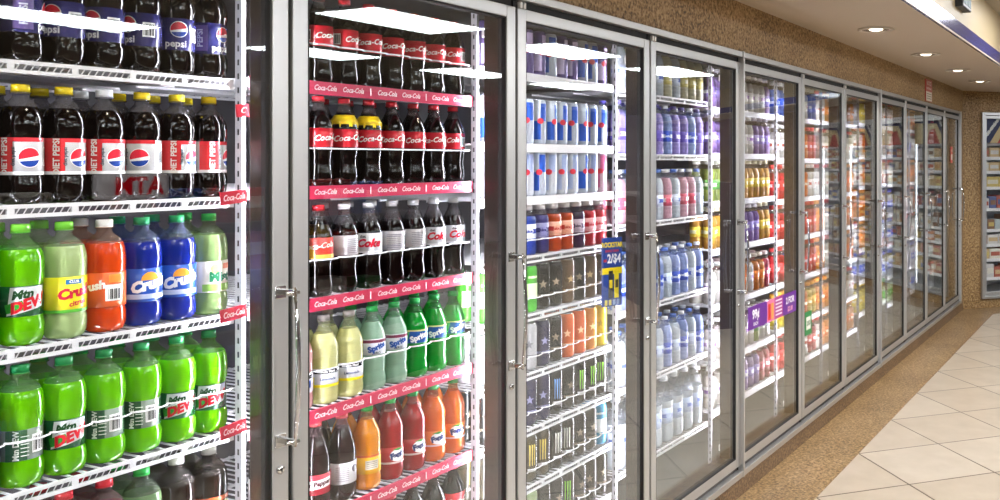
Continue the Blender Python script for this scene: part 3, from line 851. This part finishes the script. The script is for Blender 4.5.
def can_mb(m, r, h, base, c2, deco, top='c4c6ca'):
    A = mat('can_end', top, .25, .9)
    m.lathe([(0, .004), (r * .62, .004), (r * .74, 0), (r * .80, .001)], A, 24)
    dk = sum(srgb(base)[:3]) < .35
    Bm = mat('can_' + base, '08080a' if base in ('1c1b1c', '2c2a2a', '262426') else base, .14 if dk else .2, 0 if dk else .3)
    m.lathe([(r * .80, .001), (r * .95, .006), (r, .012), (r, h - .016), (r * .93, h - .007), (r * .86, h - .003)], Bm, 28)
    m.lathe([(r * .86, h - .003), (r * .88, h - .0015), (r * .86, h), (r * .80, h - .002), (r * .76, h - .005), (0, h - .005)], A, 24)
    # pull tab
    m.lathe([(0, h - .0036), (r * .22, h - .0036), (r * .22, h - .0046)], A, 12, cx=0, cy=-r * .2)
    if deco == 'claw':
        for dx in (-.009, 0, .009):
            quad(m, [(dx - .002, h * .36), (dx + .0005, h * .34), (dx + .003, h * .78), (dx - .003, h * .80)], c2, r, .0005)
        rect(m, -.018, .018, h * .22, h * .28, 'b8b8b8', r)
    elif deco == 'star':
        n = 10
        pts = [(.0 + (.016 if k % 2 == 0 else .0065) * math.sin(2 * PI * k / n), h * .55 + (.016 if k % 2 == 0 else .0065) * math.cos(2 * PI * k / n)) for k in range(n)]
        m.wrapped(pts + [(0, h * .55)], [(k, (k + 1) % n, n) for k in range(n)], P(c2, .25), r + .0006)
        word(m, 'ROCKSTAR', 0, h * .30, .011, c2, r, bold=.05)
    elif deco == 'bull':
        quad(m, [(-.028, h * .12), (.0, h * .12), (.0, h * .52), (-.028, h * .52)], c2, r)
        quad(m, [(.0, h * .52), (.028, h * .52), (.028, h * .9), (.0, h * .9)], c2, r)
        n = 14
        m.wrapped([(.0 + .012 * math.cos(2 * PI * k / n), h * .52 + .010 * math.sin(2 * PI * k / n)) for k in range(n)], [tuple(range(n))], P('d83a48', .25), r + .0008)
    elif deco == 'band':
        rect(m, -.03, .03, h * .3, h * .62, c2, r); word(m, 'ENERGY', 0, h * .75, .010, c2, r, bold=.05)
CANS = {  # radius, height, base, second colour, deco, look
 'cgrn': (.0330, .158, '48b030', 'd8f0c0', 'band', 'bright green energy can'), 'cblk': (.0330, .158, '2c2a2a', '8a7a68', 'star', 'black star energy can'), 'cbrn': (.0330, .158, '57402c', 'c8ac80', 'star', 'bronze star energy can'),
 'csil': (.0330, .158, 'b4b4b8', '6a6a72', 'star', 'silver star energy can'), 'cnav': (.0330, .158, '2e2c44', '8a88b0', 'star', 'navy star energy can'), 'cora': (.0330, .158, 'dd6018', 'f4c8a0', 'star', 'orange star energy can'),
 'camb': (.0330, .158, 'e89018', 'fbe0a0', 'star', 'amber star energy can'), 'cyel': (.0330, .158, 'f0d020', 'a89020', 'star', 'yellow star energy can'), 'cclaw': (.0330, .158, '1c1b1c', '7ec82a', 'claw', 'black claw energy can'),
 'cclawb': (.0330, .158, '1c1b1c', '6a9ad8', 'claw', 'black blue claw energy can'), 'cclaww': (.0330, .158, '262426', 'd8d8d0', 'claw', 'black white claw energy can'), 'ccyan': (.0330, .158, '3a98c0', 'e8f0f4', 'band', 'cyan banded energy can'),
 'cgold': (.0330, .158, '3a3426', 'c8b050', 'claw', 'black gold claw energy can'), 'cpale': (.0330, .158, '8fa074', 'd8dcc0', 'band', 'pale olive energy can'),
 'slimb': (.0290, .157, 'c4ccdc', '2c56b8', 'bull', 'slim blue silver can'), 'slims': (.0290, .157, 'cfd3de', '98a6cc', 'bull', 'slim pale silver can'), 'slimv': (.0290, .157, '6a5a90', 'c8b8dc', 'bull', 'slim violet can'),
 'slimp': (.0290, .157, 'dcc0cc', 'b85a80', 'bull', 'slim pink silver can'),
}

LDZ = {'sprite': .028, 'spritez': .028, 'fantar': -.016, 'fantao': -.016, 'pine': -.010, 'lemon': -.010, 'pink': -.010, 'pepper': -.006, 'facts': -.006, 'dew': -.007, 'dewb': -.007, 'dewl': -.004}
protos = {}
def parts_for(key, merged):
    """list of (part name, mesh); merged gives one mesh holding body, cap and label"""
    kk = (key, merged)
    if kk in protos: return protos[kk]
    if key in CANS:
        r, h, base, c2, deco, look = CANS[key]
        m = MB(); can_mb(m, r, h, base, c2, deco)
        res = [('can', m.mesh('drink_can'))]
    else:
        shape, liq, col, fill, shell, cap, lr, lf, look, cat = K[key]
        pet = lambda a, z: 1 - (.07 * max(0, math.sin(a * 5)) if (z < .02 and shape != 'wide') else 0)
        seg = 28 if not merged else 20
        if merged:
            m = MB(); m.lathe(PROF[shape], liquid(liq, col, fill, shell), seg, mod=pet); cap_mb(m, shape, cap); m.dz = LDZ.get(key, 0); lf(m, lr); m.dz = 0
            res = [('bottle', m.mesh('drink_bottle'))]
        else:
            a = MB(); a.lathe(PROF[shape], liquid(liq, col, fill, shell), seg, mod=pet)
            b = MB(); cap_mb(b, shape, cap)
            c = MB(); c.dz = LDZ.get(key, 0); lf(c, lr)
            res = [('bottle_body', a.mesh('bottle_body')), ('cap', b.mesh('cap')), ('label', c.mesh('label'))]
    protos[kk] = res
    return res

ctot = {}
def place(key, x, y, z, label, group, merged=True, rz=0.):
    if key in CANS: name, cat = 'drink_can', 'can'
    else:
        cat = K[key][9]; name = cat.replace(' ', '_')
    ps = parts_for(key, merged)
    ctot[cat] = ctot.get(cat, 0) + 1
    if len(ps) == 1:
        o = link_mesh(name, ps[0][1], None, (x, y, z), rz)
        return tag(o, label, cat, group)
    t = empty(name, (x, y, z), rz, label=label, cat=cat, group=group)
    for n, me in ps:
        link_mesh(n, me, t)
    return t

rng = random.Random(7)
def look_of(key): return CANS[key][5] if key in CANS else K[key][8]
FRONT = {}
def row(i, j, keys, pitch, rows=1, merged_front=True, jitter=.35, x_end=None, turn=0.):
    """keys run from the white upright at the far end of the shelf towards the camera"""
    z = SHELVES[i][j] + .0015
    xe = x_end if x_end is not None else B[i + 1] - .043
    for r_ in range(rows):
        for n, key in enumerate(keys):
            x = xe - n * pitch
            if x < B[i] + .045: break
            rad = CANS[key][0] if key in CANS else max(p[0] for p in PROF[K[key][0]])
            y = .172 + rad + r_ * (2 * rad + .006) + rng.uniform(0, .002)
            rn = ('front', 'second', 'third')[r_]
            lab = '%s, %s from the upright, %s row, %s shelf, %s cooler' % (look_of(key), ORD[n], rn, ORD[j], ORD[i])
            ob = place(key, x + rng.uniform(-.0001, .0001), y, z, lab, '%s shelf stock of the %s cooler' % (ORD[j], ORD[i]), merged_front or r_ > 0, turn + rng.uniform(-jitter, jitter))
            if r_ == 0: FRONT[i, j, n] = ob

# first cooler
T = -.30
row(0, 0, ['navy'] * 8, .0755, 2, False, 1.3, 1.375, T)
row(0, 1, ['diet', 'diet', 'diet', 'dietw', 'diet', 'diet', 'diet', 'diet'], .0755, 2, False, .75, 1.375, T)
row(0, 2, ['mist', 'blue', 'blue', 'orange', 'citrus', 'dewl', 'dewl', 'dewl'], .0755, 2, False, .25, 1.375, T)
row(0, 3, ['dew', 'dew', 'dewb', 'dewb', 'dew', 'dewb', 'blue', 'dew'], .0755, 2, False, .3, 1.375, T)
row(0, 4, ['root', 'root', 'ginger', 'redd', 'redd', 'redd', 'ginger', 'redd'], .0755, 2, False, .3, 1.375, T)
# second cooler
T = -.35
row(1, 0, ['coke'] * 8, .0830, 1, False, 1.5, 2.170, T)
row(1, 1, ['coke'] * 8, .0830, 2, False, 1.5, 2.170, T)
row(1, 2, ['silver', 'silver', 'silverb', 'silverb', 'silver', 'silverb', 'gold', 'cream'], .0830, 2, False, .5, 2.170, T)
row(1, 3, ['sprite', 'sprite', 'sprite', 'spritez', 'spritez', 'lemon', 'lemon', 'pink'], .0800, 2, False, .3, 2.170, T)
row(1, 4, ['fantao', 'fantao', 'fantar', 'fantar', 'pine', 'facts', 'pepper', 'facts'], .0845, 2, False, .2, 2.170, T)
row(1, 5, ['coke', 'coke', 'coke', 'facts', 'facts', 'coke', 'coke', 'coke'], .0845, 1, False, .4, 2.170, T)
# third cooler
T = -.55
row(2, 0, ['slimv', 'slimb', 'slimb', 'slimv', 'slimv', 'slimb', 'slimv', 'slimv', 'slimv', 'slimv', 'slimv'], .0665, 1, True, .4, 2.985, T)
row(2, 1, ['slimb'] * 11, .0665, 1, True, .4, 2.985, T)
row(2, 2, ['slimp', 'slims', 'slimb', 'slims', 'slims', 'slims', 'slimb', 'slims', 'slimp', 'slims', 'slims'], .0665, 1, True, .4, 2.985, T)
row(2, 3, ['jred', 'jred', 'jdark', 'jor', 'jor', 'jvio', 'jblue', 'jblue', 'jblue'], .0750, 1, False, .2, 2.980, T)
row(2, 4, ['cbrn', 'cbrn', 'cblk', 'cbrn', 'cblk', 'cblk', 'cgrn', 'cgrn', 'cgrn', 'cgrn'], .0750, 2, True, .3, 2.985, T)
row(2, 5, ['cyel', 'camb', 'cora', 'cora', 'cblk', 'cnav', 'csil', 'csil', 'csil', 'csil'], .0750, 2, True, .3, 2.985, T)
row(2, 6, ['cclaw', 'cclaw', 'cclaw', 'cblk', 'cclawb', 'cnav', 'cnav', 'cblk', 'cblk', 'cblk'], .0750, 2, True, .3, 2.985, T)
row(2, 7, ['ccyan', 'cblk', 'cblk', 'cclaww', 'cclaww', 'cgold', 'cgold', 'cgold', 'cgold', 'cgold'], .0750, 2, True, .3, 2.985, T)
row(2, 8, ['cblk', 'cblk', 'cblk', 'cclaw', 'cblk', 'cblk', 'cpale', 'cpale', 'cpale', 'cpale'], .0745, 1, True, .3, 2.985, T)
# fourth cooler
T = -.8
row(3, 0, ['wyel', 'wyel', 'wyel', 'wclear', 'wyel', 'wclear', 'wyel', 'wyel', 'wyel', 'wclear'], .0785, 1, True, .4, None, T)
row(3, 1, ['wvio', 'wblue', 'wvio', 'wvio', 'wblue', 'wvio', 'wclear', 'wvio', 'wblue', 'wvio'], .0785, 2, True, .4, None, T)
row(3, 2, ['wclear', 'wred', 'wred', 'wclear', 'wred', 'wclear', 'wred', 'wblue', 'wclear', 'wred'], .0785, 2, True, .4, None, T)
row(3, 3, ['wblue', 'wclear', 'wblue', 'wblue', 'wclear', 'wblue', 'wblue', 'wclear', 'wblue', 'wblue'], .0785, 2, True, .4, None, T)
row(3, 4, ['wblue', 'wclear', 'wblue', 'wclear', 'wblue', 'wclear', 'wblue', 'wclear', 'wclear', 'wclear'], .0785, 2, True, .4, None, T)
row(3, 5, ['wjug'] * 8, .099, 1, True, .4, B[4] - .055, T)
# remaining coolers
def mixrow(i, j, pool, pitch, rows=1, n=11):
    ks = []
    while len(ks) < n:
        k_ = rng.choice(pool)
        ks += [k_] * rng.choice((1, 2, 2, 3))
    row(i, j, ks[:n], pitch, rows, True, .4, None, -.9)
for j, pool in enumerate((['tpurp', 'twht'], ['twht', 'tpurp', 'tred'], ['tyel', 'tgrn', 'tor'], ['tgrn', 'tred', 'tyel', 'tpurp'], ['tred', 'twht', 'tor'], ['tred', 'twht', 'tgrn'], ['twht', 'tpurp', 'tred'])):
    mixrow(4, j, pool, .0775, 2)
for j, pool in enumerate((['gblu', 'gor', 'gwht'], ['gred', 'gwht', 'gor'], ['gwht', 'gor', 'gred'], ['gblu', 'gred', 'gwht'], ['gblu', 'gred'], ['gyel', 'gor', 'gwht'], ['gred', 'gor', 'gwht'])):
    mixrow(5, j, pool, .0800, 1)
for j in range(7): mixrow(6, j, ['mwht', 'mor', 'mchoc', 'mwht', 'mor'], .0820, 1)
for j, pool in enumerate((['myel', 'mwht'], ['mwht', 'mor'], ['mor', 'mwht', 'mgrn'], ['mor', 'mchoc'], ['mor', 'mwht'], ['mblu', 'mblu'], ['myel'])):
    mixrow(7, j, pool, .0820, 1)
for j, pool in enumerate((['mwht'], ['mwht', 'mchoc'], ['mgrn', 'mwht'], ['mblu'], ['mblu', 'mwht'], ['mblu'], ['mgrn'])):
    mixrow(8, j, pool, .0840, 1)
for j in range(7): mixrow(9, j, ['mwht', 'mwht', 'mor', 'mblu'], .0840, 1)
for j in range(5): mixrow(10, j, ['mchoc', 'mwht'], .0860, 1, 4)

# yellow offer collars on two contour bottles
for n in (4, 5):
    m = MB()
    m.lathe([(.0165, .0), (.024, -.002), (.033, -.018), (.034, -.026), (.0325, -.026), (.0235, -.005), (.0165, -.002)], P('f2cf1c', .3), 20, mod=lambda a, z: 1 + .05 * math.sin(a * 9))
    for q in range(8):
        a = q * PI / 4
        m.box(.030 * math.cos(a) - .004, .030 * math.cos(a) + .004, .030 * math.sin(a) - .004, .030 * math.sin(a) + .004, -.034, -.020, P('f2cf1c', .3))
    m.build('neck_collar', FRONT[1, 1, n], loc=(0, 0, .1865))['label'] = 'yellow offer collar round the neck'

# red strips hanging on the first upright
for n, (z, dz) in enumerate(((1.470, .012), (1.217, .008), (.965, .006), (1.66, 0))):
    m = MB()
    wd = .062 if n < 3 else .03
    m.box(-wd / 2, wd / 2, 0, .003, -.014, .014, P('cf2f42', .3))
    flat_text(m, 'Coca-Cola' if n < 3 else 'C', 0, 0, -.0008, .0185, P('f8eaea'), .02, .35, .66 if n < 3 else 1)
    o = m.build('shelf_tag', loc=(1.366 if n < 3 else 1.388, .117, z))
    o.rotation_euler = (0, -.10, 0)
    tag(o, 'small red script tag on the white upright, %s down after first cooler door' % ORD[(1, 2, 3, 0)[n]], 'price tag', 'red tags on the upright')

# energy drink sign on the upright of the third cooler
m = MB()
yb, yt = -.128, .128
m.box(-.062, .062, 0, .003, yb, yt, P('20408e', .3))
flat_text(m, 'ROCKSTAR', 0, .100, -.001, .026, P('f2d51c'), .03, 0, .98)
flat_text(m, 'ENERGY DRINK', 0, .078, -.001, .012, P('d03030'), .03)
flat_text(m, '2/$4', .012, .048, -.001, .046, P('f4f4f8'), .03)
m.box(-.052, -.034, -.0012, 0, .038, .048, P('c83040'))
m.box(-.062, .062, -.0012, 0, -.008, .016, P('f0d31c'))
for x, c in ((-.022, '2a2a2a'), (.014, 'e6cf1c')):
    m.box(x, x + .026, -.0022, 0, -.098, .004, P(c)); m.box(x + .004, x + .022, -.0028, 0, -.06, -.03, P('e6cf1c' if c == '2a2a2a' else '3a3420'))
for x in (-.045, -.02, .005, .03): m.box(x, x + .014, -.0022, 0, -.124, -.104, P('e6d870' if x < 0 else '9ab0d8'))
m.v = [(x * .76, y, z) for x, y, z in m.v]
o = m.build('offer_sign', loc=(2.938, .118, 1.135), rz=-.35)
tag(o, 'blue and yellow energy drink offer sign on the upright, third cooler', 'sign')

# purple offer sign stuck on the fifth door
m = MB()
L_ = .66
for a, b, c in ((0, .24, '6a2c92'), (.24, .34, 'e27aa0'), (.34, .46, 'a8388c'), (.46, L_, '6a2c92')):
    m.box(a, b, 0, .002, -.055, .055, P(c, .3))
flat_text(m, '99¢', .09, .012, -.001, .060, P('f4f0fa'), .04); flat_text(m, 'EACH', .09, -.034, -.001, .022, P('f4f0fa'), .03)
m.box(.255, .285, -.0015, 0, -.045, .035, P('d83a2a')); m.box(.295, .325, -.0015, 0, -.045, .035, P('f0a050'))
for q in range(5): m.box(.355, .445, -.001, 0, .034 - q * .018, .042 - q * .018, P('f0dcec'))
flat_text(m, '2 FOR', .565, .015, -.001, .046, P('f4f0fa'), .04); flat_text(m, '$2.00', .565, -.030, -.001, .034, P('f0a8c8'), .04)
o = m.build('offer_sign', loc=(3.985, .0065, .80))
tag(o, 'long purple and pink offer banner stuck on the fifth cooler door', 'sign')
# small sticker on the last door, and on the sixth
m = MB(); m.box(0, .09, 0, .002, 0, .16, P('c8402c', .3)); m.box(.012, .078, -.001, 0, .03, .085, P('f0ece4', .3)); flat_text(m, 'PULL', .045, .12, -.001, .028, P('f0ece4'), .03)
tag(m.build('door_sticker', loc=(9.08, .0065, 1.53)), 'small red and white sticker on the eleventh cooler door', 'sticker')
m = MB(); m.box(0, .11, 0, .002, 0, .13, P('2c8a4a', .3)); m.box(.02, .09, -.001, 0, .03, .10, P('f0ece4', .3)); flat_text(m, '2/$3', .055, .065, -.0015, .034, P('1c5a30'), .03)
tag(m.build('door_sticker', loc=(4.79, .0065, .58)), 'green and white price sticker low on the sixth cooler door', 'sticker')

# ------------------------------------------------------------------ notice on the granite
m = MB()
m.box(0, .27, -.006, 0, 0, .19, P('b8352e', .3)); m.box(.02, .25, -.008, 0, .005, .085, P('e9e2d6', .3))
flat_text(m, 'NOTICE', .135, .155, -.0075, .05, P('f0e4dc'), .03)
for q in range(3): m.box(.04, .23, -.0085, 0, .022 + q * .02, .028 + q * .02, P('8a7a6a'))
flat_text(m, 'NO ID NO SALE', .135, .112, -.0075, .026, P('f0e4dc'), .03)
tag(m.build('wall_notice', loc=(7.86, 0, 2.066)), 'small red and white notice on granite above the ninth cooler door', 'notice')

# ------------------------------------------------------------------ recessed downlights in the soffit
for n, x in enumerate((1.1, 2.4, 3.69, 4.97, 6.27, 7.48, 8.6)):
    t = empty('downlight', (x, -.345, 2.28), label='round recessed downlight in the soffit, %s along the row' % ORD[n], cat='ceiling light', group='recessed soffit lights')
    m = MB(); m.lathe([(.078, 0), (.098, 0), (.101, -.004), (.096, -.008), (.082, -.009), (.078, -.006), (.078, 0)], mat('light_trim', 'cfc4b4', .3), 32); m.build('trim_ring', t)
    m = MB(); m.lathe([(.078, -.005), (.060, -.0035), (.045, -.002)], mat('light_reflector', 'b09a80', .2, .8), 32); m.build('reflector', t)
    m = MB(); m.lathe([(0, -.012), (.020, -.011), (.034, -.007), (.040, -.001)], M_BULB, 20); m.build('bulb', t)
    ld = bpy.data.lights.new('downlight_spot', 'SPOT')
    ld.energy = SPOT_WATTS; ld.spot_size = R(112); ld.spot_blend = .8; ld.shadow_soft_size = .04; ld.color = (1, .86, .66)
    lo = bpy.data.objects.new('downlight_spot', ld); COL.objects.link(lo); lo.location = (x, -.345, 2.26)

# main ceiling fixtures: two rows, parallel to the coolers
n = 0
for y, xs in ((-3.55, (-1.35, .95, 3.2, 5.5, 7.7, 10.0)), (-5.9, (-.3, 2.0, 4.3, 6.7, 9.1, 11.3)), (-1.3, (-.6, 1.8, 4.2, 6.5))):
    n = 0
    for x in xs:
        t = empty('ceiling_light', (x, y, 2.66), label='white rectangular ceiling light %s in the row %s metres from the coolers' % (ORD[n], {-3.55: 'four', -5.9: 'six', -1.3: 'one and a half'}[y]), cat='ceiling light', group='fluorescent ceiling lights')
        m = MB(); m.box(-.62, .62, -.32, .32, -.012, 0, M_WHITE); m.build('frame', t)
        m = MB(); m.box(-.595, .595, -.295, .295, -.020, -.0125, M_PANEL if y < -2 else M_PANEL2); m.build('diffuser', t)
        n += 1
# vent box on the soffit face
m = MB(); m.box(-.14, .14, -.05, 0, 0, .19, mat('vent_black', '14161a', .4), .006)
for q in range(5): m.box(-.12 + q * .05, -.095 + q * .05, -.054, -.049, .02, .17, mat('vent_teal', '5a7a80', .4))
tag(m.build('air_vent', loc=(5.55, -.694, 2.45)), 'small black slotted vent box on the cream soffit face', 'vent')

# ------------------------------------------------------------------ freezers on the far wall
fr = Matrix.Translation((XC, 0, 0)) @ Matrix.Rotation(-PI / 4, 4, 'Z')
FZ = [1.744, 1.59, 1.44, 1.27, 1.04, .817, .658, .50, .30]
pkc = ['c8a878', 'e0d6c4', 'b8685a', 'd8d4d4', 'd8c078', '6a72a0', 'e8e2d8', '94705a', 'c89860', 'b8c0c4', 'd4b890', 'c88a6a']
m = MB()
u0, u1 = FU[0], FU[-1]
m.box(u0, u1, -.03, .03, .10, .13, M_STEELX, .003); m.box(u0, u1, -.03, .03, 2.03, 2.06, M_STEELX, .003)
for u in FU: m.box(u - .017, u + .017, -.03, .10, .10, 2.06, M_STEEL, .003)
o = m.build('trim_40', loc=(XC, 0, 0), rz=-PI / 4); o['kind'] = 'structure'
for i in range(4):
    a, b = FU[i] + .019, FU[i + 1] - .019
    t = empty('display_freezer', tuple(fr @ Vector((a, -.012, .135))), -PI / 4, label='%s steel framed glass door freezer counted from the corner, far wall' % ORD[i], cat='freezer', group='freezers on the far wall')
    L_, Hh = b - a, 1.89
    m = MB()
    for p, q, r_, s_ in ((0, .03, 0, Hh), (L_ - .03, L_, 0, Hh), (.03, L_ - .03, 0, .035), (.03, L_ - .03, Hh - .03, Hh)): m.box(p, q, 0, .03, r_, s_, M_STEEL, .002)
    t = m.build('door', t)
    m = MB(); m.box(.03, L_ - .03, .01, .016, .035, Hh - .03, M_GLASS); m.build('glass_pane', t)
    m = MB(); m.tube([(L_ - .015, -.035, .8), (L_ - .015, -.045, .95), (L_ - .015, -.035, 1.12)], .005, M_CHROME)
    m.box(L_ - .02, L_ - .01, -.036, 0, .8, .81, M_CHROME); m.box(L_ - .02, L_ - .01, -.036, 0, 1.11, 1.12, M_CHROME); m.build('handle', t)
    # header poster behind the glass
    m = MB(); W_ = L_ - .04
    m.box(0, W_, 0, .004, -.27, 0, P('1c2458', .3))
    m.add([(.0, -.0015, -.27), (.0, -.0015, -.245), (.20, -.0015, -.01), (.235, -.0015, -.01)], [(0, 1, 2, 3)], P('f0e8e0'))
    flat_text(m, 'ICE CREAM', .135, -.105, -.002, .052, P('eef0f6'), .03, 0, 1, .86)
    m.add([(.10, -.0012, -.27), (.26, -.0012, -.05), (W_, -.0012, -.03), (W_, -.0012, -.27)], [(0, 1, 2, 3)], P('d8c090'))
    m.add([(.20, -.0018, -.27), (.30, -.0018, -.10), (.40, -.0018, -.12), (.46, -.0018, -.27)], [(0, 1, 2, 3)], P('b8352e'))
    p_ = m.build('freezer_poster', loc=tuple(fr @ Vector((a + .02, .06, 2.01))), rz=-PI / 4)
    tag(p_, 'navy poster with white diagonal lettering at top of %s freezer on far wall' % ORD[i], 'poster', 'freezer posters')
    for j, z in enumerate(FZ):
        m = MB(); m.box(0, L_ + .02, 0, .45, -.008, 0, M_WIRE); m.box(0, L_ + .02, -.006, 0, -.028, .004, P('f0eef2', .3))
        s_ = m.build('freezer_shelf', loc=tuple(fr @ Vector((a - .01, .12, z))), rz=-PI / 4)
        tag(s_, 'white shelf, %s down inside the %s freezer on far wall' % (ORD[j], ORD[i]), 'shelf', 'freezer shelves')
        x = a + .02; q = 0
        gap = (FZ[j - 1] - z) if j else .2
        while x < b - .12:
            wd = rng.uniform(.09, .16); hh = min(gap - .05, rng.uniform(.09, .16)); c = rng.choice(pkc)
            m = MB()
            m.box(0, wd - .006, 0, .16, 0, hh, P(c, .4), .006)
            m.box(.01, wd - .016, -.001, .001, hh * .3, hh * .7, P(rng.choice(pkc)))
            p_ = m.build('frozen_package', loc=tuple(fr @ Vector((x, .125, z + .0005))), rz=-PI / 4)
            tag(p_, 'frozen food package, %s from the corner side, %s shelf, %s freezer on far wall' % (ORD[q], ORD[j], ORD[i]), 'frozen package', 'frozen packages')
            x += wd; q += 1
for i, u in enumerate(FU):
    m = MB(); m.tube([(0, 0, .15), (0, 0, 1.95)], .006, mat('freezer_tube', 'ffffff', .5, emit='f4f6ff', es=9.0), 10)
    tag(m.build('freezer_lamp', loc=tuple(fr @ Vector((u + (.008 if i == 0 else 0), .108, 0)))), 'white tube lamp inside the far wall freezers, %s from the corner' % ORD[i], 'lamp', 'freezer tube lamps')

# ------------------------------------------------------------------ store fittings opposite (mostly seen in the glass)
def gondola(x, y, rz, L_, label, top=1.35):
    t = empty('gondola_shelving', (x, y, 0), rz, label=label, cat='shelving')
    m = MB(); m.box(0, L_, -.45, .45, 0, .16, mat('gondola_base', '2a2422', .4)); m.box(0, L_, -.03, .03, .16, top, mat('gondola_back', '3c2c22', .5)); m.build('carcass', t)
    m = MB(); m.box(-.03, 0, -.45, .45, 0, top, mat('gondola_end', '38261e', .4)); m.box(L_, L_ + .03, -.45, .45, 0, top, mat('gondola_end', '38261e', .4)); m.build('end_panel', t)
    for z in (.5, .85, 1.15):
        m = MB(); m.box(0, L_, -.36, .36, z, z + .025, mat('gondola_shelf', '5a4e48', .4)); m.build('shelf_board', t)
    return t
gondola(7.75, -1.75, -PI / 4, 3.2, 'dark wood snack shelving standing at an angle facing the coolers')
gondola(1.2, -3.6, 0, 4.2, 'long brown snack shelving across the aisle from the coolers')
q = 0
for z in (.16, .525, .875, 1.175):
    x = 1.3
    while x < 5.0:
        wd = rng.uniform(.16, .30); m = MB(); hh = rng.uniform(.14, .25); c = rng.choice(['b83a30', '3a58a8', 'd8b040', '3a8a50', 'c8c0b8', '7a3a6a', 'd87030'])
        m.box(0, wd - .02, -.10, .10, 0, hh, P(c, .4), .01); m.box(.03, wd - .05, .099, .102, hh * .4, hh * .75, P('f0ece4'))
        tag(m.build('snack_box', loc=(x, -3.6 + .2, z + (0 if z == .16 else 0) + .001)), 'snack box %s along on the brown shelving across the aisle, tier at %s' % (ORD[q % 12] + (' again' if q >= 12 else ''), {.16: 'the base', .525: 'knee height', .875: 'waist height', 1.175: 'chest height'}[z]), 'snack box', 'snack boxes across the aisle')
        x += wd + rng.uniform(.02, .2); q += 1
    q = 0
# cash machine with its sign
t = empty('cash_machine', (2.84, -2.75, 0), label='cash machine with red lettered topper standing across the aisle', cat='cash machine')
m = MB(); m.box(-.25, .25, -.25, .25, 0, 1.30, mat('machine_grey', '4a4c52', .4), .01); m.build('cabinet', t)
m = MB(); m.box(-.03, .03, -.03, .03, 1.29, 1.37, mat('machine_grey', '4a4c52', .4)); m.box(-.15, .15, -.06, .06, 1.365, 1.485, mat('sign_added_glow', 'd9d2d2', .4, emit='e0d0d4', es=1.3), .01)  # topper glow added so the sign shows reflected in the door glass
vs, fs = text_geo('ATM', .115, .04, 0)
m.add([(-x_, .0615, 1.425 + z_) for x_, z_ in vs], [f[::-1] for f in fs], mat('sign_red_added_glow', 'c01828', .4, emit='d01020', es=2.2)); m.build('topper_sign', t)  # lettering glow added for the same reflection
m = MB(); m.box(-.13, .13, .245, .255, .98, 1.16, mat('machine_screen', '2a4a7a', .2)); m.build('screen', t)
